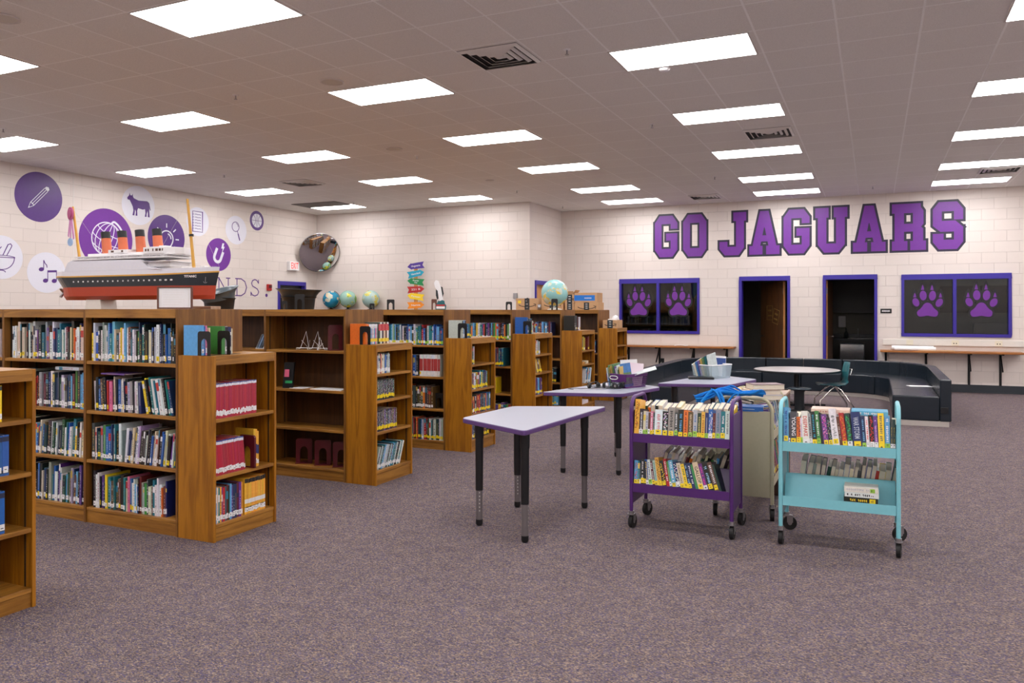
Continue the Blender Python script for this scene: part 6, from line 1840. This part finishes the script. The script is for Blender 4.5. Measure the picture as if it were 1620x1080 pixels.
desc = ['pale blue magazine at the outer corner of the purple basket', 'dark green magazine second in the purple basket', 'gold magazine third in the purple basket', 'olive magazine fourth in the purple basket', 'violet-spined magazine fifth in the purple basket',
        'pale striped magazine sixth in the purple basket', 'tan magazine seventh in the purple basket', 'blue-green magazine cover facing out of the purple basket']
for k, lb in enumerate(desc):
    x, y, z = inb(-.092 + .017 * k, -.11 + .012 * k)
    sheet('magazine', lb, x, y, z, .13, (.20, .225, .22, .235, .215, .225, .21, .235)[k], (1.25, .75)[k == 7], -.09, mg[(3, 0, 1, 0, 4, 3, 1, 2)[k]], .006, 'magazines in the purple basket', ((.1, .5, mg[2]), (.5, .9, mg[1]), None, (.2, .6, mg[3]), (.3, .9, M['paper']), (.1, .8, mg[0]), None, (.1, .6, mg[0]))[k], roll=-.12)
x, y, z = inb(-.01, .06); sheet('magazine', 'tall white-headed magazine behind the others in the purple basket', x, y, z, .17, .265, .30, -.05, M['paper'], .004, 'magazines in the purple basket', (.05, .8, mg[0]), roll=-.05)
x, y, z = inb(.045, .05); sheet('white_card', 'pale pink-white card standing in the purple basket', x, y, z, .17, .235, .55, -.03, mat('pale_pink_card', (232, 214, 224), .5), .003, 'magazines in the purple basket', roll=.1)
x, y, z = inb(.10, .05)
o = MB().obox((0, 0, 0), (.13, 0, 0), (0, .09, 0), (0, 0, .003)).build('open_magazine', mg[3]); o.location = (x + .05, y + .02, z + .155); o.rotation_euler = (.1, -.28, .3)
tag(o, 'open magazine lying over the rim of the purple basket', 'magazine', 'magazines in the purple basket')

# clear bin with magazines
t = thing('clear_bin', 'clear plastic bin with white rim full of magazines on the furthest trapezoid table', 'bin', (-1.70, 9.23, .781), 1.1)
mb = MB(); basket_shell(mb, .34, .25, .15, .12, rib=False); mb.build('bin_body', M['clear'], t)
mb = MB(); k = 1.12
mb.tube([(a, b, .15) for a, b in round_corners([(-.17 * k, -.125 * k), (.17 * k, -.125 * k), (.17 * k, .125 * k), (-.17 * k, .125 * k)], .02, 3)], .007, 6, closed=True); mb.build('rim', M['white'], t)
for k in range(7):
    x = -1.80 + .022 * k; y = 9.15 + .012 * k
    sheet('magazine', ['cream folder at the end of the clear bin', 'pale blue magazine second in the clear bin', 'violet magazine third in the clear bin', 'gold magazine fourth in the clear bin', 'green magazine fifth in the clear bin', 'dark teal magazine sixth in the clear bin', 'grey-blue magazine at the centre of the clear bin'][k],
          x, y, .788, .17, .20 + .012 * k, 1.15, -.08, [M['cream'], mg[2], mg[4], mg[1], mg[0], M['teal'], mg[3]][k], .008, 'magazines in the clear bin', roll=-.35 + .03 * k)
sheet('magazine', 'white-framed dark blue card facing out of the clear bin', -1.64, 9.36, .788, .15, .235, .45, -.12, M['white'], .006, 'magazines in the clear bin', (.55, .9, mat('dark_blue_print', (34, 70, 140), .4)), roll=.05)
t = thing('tablet', 'black folder lying in front of the clear bin', 'folder', (-1.77, 9.0, .781), .25)
MB().box(-.15, .13, -.09, .09, 0, .022).build('cover', M['black'], t, bevel=.004)
MB().box(-.13, .11, -.085, .085, .022, .024).build('top_sheet', M['charc'], t)

# ------------------------------------------------------------------ round table, stools, chair
RT = (-1.15, 13.6)
t = thing('round_table', 'low round pale-topped table with black pedestal inside the sofa curve', 'table', (RT[0], RT[1], 0))
MB().lathe([(.001, .57), (.66, .57), (.66, .595), (.655, .597), (.001, .597)], n=56).build('tabletop', M['rtop'], t)
MB().lathe([(.655, .566), (.668, .57), (.668, .592), (.66, .596)], n=56).build('edge_band', M['charc'], t)
MB().cyl((0, 0, .03), (0, 0, .57), .04, n=20).cyl((0, 0, .54), (0, 0, .57), .12, n=20).build('pedestal', M['black'], t)
mb = MB()
for a in (.3, 1.87, 3.44, 5.01): mb.obox((.22 * math.cos(a), .22 * math.sin(a), .025), (.22 * math.cos(a), .22 * math.sin(a), 0), (-.03 * math.sin(a), .03 * math.cos(a), 0), (0, 0, .015))
mb.build('base', M['black'], t)
def stool(label, x, y):
    t = thing('stool', label, 'stool', (x, y, 0), .3, 'low dark stools at the round table')
    MB().lathe([(.001, .335), (.15, .335), (.175, .345), (.178, .356), (.165, .364), (.001, .366)], n=28).build('seat', mat('dark_glossy_plastic', (58, 70, 78), .2), t)
    MB().lathe([(.07, .02), (.072, .3), (.10, .335)], n=20).build('pedestal', M['charc'], t)
    MB().lathe([(.001, .0), (.19, .0), (.19, .012), (.08, .03), (.001, .03)], n=28).build('base', M['black'], t)
stool('low dark stool in front of the round table', -1.05, 13.35 - .45)
stool('low dark stool beside the round table, partly hidden by the beige cart', -1.72, 13.05)
t = thing('school_chair', 'teal plastic school chair on chrome legs beside the round table', 'chair', (-.60, 13.40, 0), -PI / 2 + .25)
t.scale = (1.15, 1.12, 1.06)
# local: sits facing -y
prof = [(-.19, .385, .19), (-.205, .365, .185), (-.18, .352, .19), (-.05, .345, .195), (.10, .35, .195), (.15, .37, .19), (.175, .42, .185), (.19, .50, .185), (.205, .60, .18), (.215, .68, .16), (.22, .71, .13)]
prof = [(-.20, .362, .15), (-.19, .372, .18), (-.10, .366, .195), (.05, .362, .195), (.13, .372, .19), (.165, .41, .185), (.18, .47, .18), (.195, .56, .18), (.21, .65, .17), (.218, .70, .14)]
mb = MB(); n = 9
vs = []
for y, z, hw in prof:
    for j in range(n):
        u = -1 + 2 * j / (n - 1)
        vs.append((u * hw, y - (.03 * u * u if z > .42 else 0), z + (.012 * u * u if z < .42 else 0)))
vs2 = [(x, y + (.006 if z > .42 else 0), z - (.006 if z <= .42 else 0)) for x, y, z in vs]
N = len(vs); fs = []
R_ = len(prof)
for i in range(R_ - 1):
    for j in range(n - 1):
        a = i * n + j; fs.append((a, a + 1, a + n + 1, a + n)); fs.append((N + a, N + a + n, N + a + n + 1, N + a + 1))
for j in range(n - 1): fs.append((j, N + j, N + j + 1, j + 1)); a = (R_ - 1) * n + j; fs.append((a, a + 1, N + a + 1, N + a))
for i in range(R_ - 1): a = i * n; fs.append((a, a + n, N + a + n, N + a)); a = i * n + n - 1; fs.append((a, N + a, N + a + n, a + n))
mb._add(vs + vs2, fs, 0, True)
mb.build('shell', M['teal'], t)
for s in (-1, 1):
    MB().tube([(s * .13, .0, .345), (s * .165, -.06, .30), (s * .19, -.20, .15), (s * .19, -.205, .0)], .011, 8).build('leg', M['chrome'], t)
    MB().tube([(s * .13, .03, .345), (s * .165, .08, .30), (s * .19, .23, .06), (s * .19, .235, .0)], .011, 8).build('leg', M['chrome'], t)
MB().cyl((-.13, .0, .345), (.13, .0, .345), .009, n=8).cyl((-.13, .03, .345), (.13, .03, .345), .009, n=8).build('seat_frame', M['chrome'], t)
MB().tube([(-.09, .215, .52), (-.08, .235, .60), (.08, .235, .60), (.09, .215, .52)], .008, 8).build('back_handle', M['chrome'], t)

# wooden cabinet behind the beige cart
t = thing('wooden_cabinet', 'brown laminate cabinet with pale top behind the beige cart', 'cabinet', (-.98, 6.95, 0), 0)
MB().box(0, .30, .0, .45, .0, .83).build('carcass', M['brown'], t, bevel=.003)
MB().box(-.005, .305, -.005, .455, .83, .85).build('top', M['walnut_top'], t, bevel=.003)
tag(MB().obox((-.80, 7.25, .862), (.05, .02, 0), (-.012, .03, 0), (0, 0, .012)).build('white_eraser', M['cream']), 'small cream box lying on the brown cabinet', 'box')
t = thing('pen', 'dark pen lying on the brown cabinet top', 'pen', (-.75, 7.32, .856), .1)
MB().cyl((0, 0, 0), (.06, .02, 0), .006, n=8).build('barrel', M['black'], t)

# blue lanyard ribbon heap between the carts
t = thing('ribbon_heap', 'heap of bright blue ribbon strips draped over two book carts', 'ribbon', (-1.0, 5.98, .90))
t.scale = (.72, 1, 1)
rr = random.Random(3)
def strip(mb, pts, w=.028):
    P = [Vector(p) for p in pts]
    # subdivide (Catmull-Rom)
    Q = []
    for i in range(len(P) - 1):
        p0, p1, p2, p3 = P[max(i - 1, 0)], P[i], P[i + 1], P[min(i + 2, len(P) - 1)]
        for k in range(5):
            u = k / 5
            Q.append(.5 * ((2 * p1) + (-p0 + p2) * u + (2 * p0 - 5 * p1 + 4 * p2 - p3) * u * u + (-p0 + 3 * p1 - 3 * p2 + p3) * u ** 3))
    Q.append(P[-1])
    tw = rr.uniform(-.4, .4)
    v = []
    for i, q in enumerate(Q):
        d = (Q[min(i + 1, len(Q) - 1)] - Q[max(i - 1, 0)]).normalized()
        s = d.cross(Vector((0, .6, .8))).normalized()
        s = (s * math.cos(tw) + d.cross(s) * math.sin(tw)) * w / 2
        v += [q - s, q + s, q + s + Vector((0, .002, .002)), q - s + Vector((0, .002, .002))]
    f = []
    for i in range(len(Q) - 1):
        a = i * 4
        for j in range(4): f.append((a + j, a + (j + 1) % 4, a + 4 + (j + 1) % 4, a + 4 + j))
    mb._add(v, f, 0, True)
core = MB()
for k in range(5):
    strip(core, [(-.30 + .05 * k, -.06 + .03 * k, .0), (-.12 + .04 * k, -.03 + .02 * k, .045 + .01 * k), (.06 + .04 * k, .0, .035), (.22 + .03 * k, .03, .045 + .005 * k), (.36, .06 + .01 * k, .03)], .045)
core.build('ribbon_band', M['bluecloth'], t)
for p in ([(-.22, -.10, -.03), (-.16, -.09, .03), (-.10, -.08, .06), (-.03, -.09, .0), (.02, -.10, -.06)], [(-.05, -.09, .055), (-.01, -.10, .01), (.0, -.1, -.06)], [(.02, -.10, -.06), (.06, -.09, .0), (.11, -.08, .04), (.2, -.06, .045)],
          [(.15, -.07, .05), (.12, -.09, .0), (.08, -.10, -.05)], [(-.28, -.08, -.01), (-.2, -.09, .0), (-.12, -.07, .03), (-.02, -.05, .05)], [(-.31, -.06, .02), (-.24, -.08, .01), (-.18, -.08, .04), (-.1, -.06, .06)],
          [(-.13, -.08, .07), (-.07, -.09, .04), (-.02, -.11, -.03), (.01, -.12, -.07)], [(-.29, -.05, -.03), (-.22, -.07, -.02), (-.15, -.08, .0), (-.08, -.07, .03)]):
    m2 = MB(); strip(m2, p, .032); m2.build('ribbon_strip', M['bluecloth'], t)

# ------------------------------------------------------------------ sectional sofa
t = thing('sectional_sofa', 'long curved black vinyl sectional sofa with pale metal base strip', 'sofa', (0, 0, 0))
RI, LI, YI = .22, -2.66, 15.52        # inner edges
CR = Vector((-.55, 14.75)); CL = Vector((-1.93, 14.75))
rI, rO = .77, 1.48
def seg_arc(c, a0, a1, n=5): return [(math.radians(a0 + (a1 - a0) * i / n)) for i in range(n + 1)]
def module(ring_in, ring_mid, ring_out, endcap=False):
    """rings of plan points: seat between inner and mid, backrest between mid and outer"""
    def shrink(A, k=.004):   # tiny gap between modules
        A = [Vector(p) for p in A]
        d0 = (A[1] - A[0]).normalized(); d1 = (A[-2] - A[-1]).normalized()
        A[0] = A[0] + d0 * k; A[-1] = A[-1] + d1 * k
        return [(p.x, p.y) for p in A]
    i_, m_, o_ = shrink(ring_in), shrink(ring_mid), shrink(ring_out)
    MB().prism(i_ + m_[::-1], .07, .40).build('seat', M['vinyl'], t, bevel=.018, segs=3)
    MB().prism(m_ + o_[::-1], .07, .63).build('backrest', M['vinyl'], t, bevel=.018, segs=3)
    ib = [Vector(p) for p in i_]
    mid = [Vector(p) for p in o_]
    a = [p + (q - p).normalized() * .03 for p, q in zip(ib, mid)]; b = [q + (p - q).normalized() * .03 for p, q in zip(ib, mid)]
    MB().prism([(p.x, p.y) for p in a] + [(p.x, p.y) for p in b][::-1], .0, .07).build('base_strip', M['alu'], t)
def straight(p0, p1, inn, n=2):
    """p0->p1 along the inner edge, outward normal inn"""
    p0, p1, inn = Vector(p0), Vector(p1), Vector(inn)
    pts = [p0 + (p1 - p0) * i / n for i in range(n + 1)]
    f = lambda k: [(p.x, p.y) for p in [q + inn * k for q in pts]]
    module(f(0), f(.57), f(.71))
def curve(c, a0, a1):
    A = seg_arc(c, a0, a1)
    f = lambda r: [(c.x + r * math.cos(a), c.y + r * math.sin(a)) for a in A]
    module(f(rI), f(rO - .14), f(rO))
Y0 = 11.96
straight((RI, Y0), (RI, 13.0), (1, 0)); straight((RI, 13.0), (RI, 14.75), (1, 0))
curve(CR, 0, 45); curve(CR, 45, 90)
straight((CR.x, YI), (-1.24, YI), (0, 1)); straight((-1.24, YI), (CL.x, YI), (0, 1))
curve(CL, 90, 135); curve(CL, 135, 180)
straight((CL.x - rI, 14.75), (CL.x - rI, 13.4), (-1, 0)); straight((CL.x - rI, 13.4), (CL.x - rI, 11.9), (-1, 0))
MB().box(.80, .89, Y0 - .008, Y0 + .01, .18, .26).build('power_socket', M['black'], t, bevel=.004)
tag(MB().obox((.62, 13.5, .403), (.15, .03, 0), (-.03, .10, 0), (0, 0, .0015)).build('loose_paper', M['paper']), 'white sheet of paper lying on the sofa seat', 'paper')
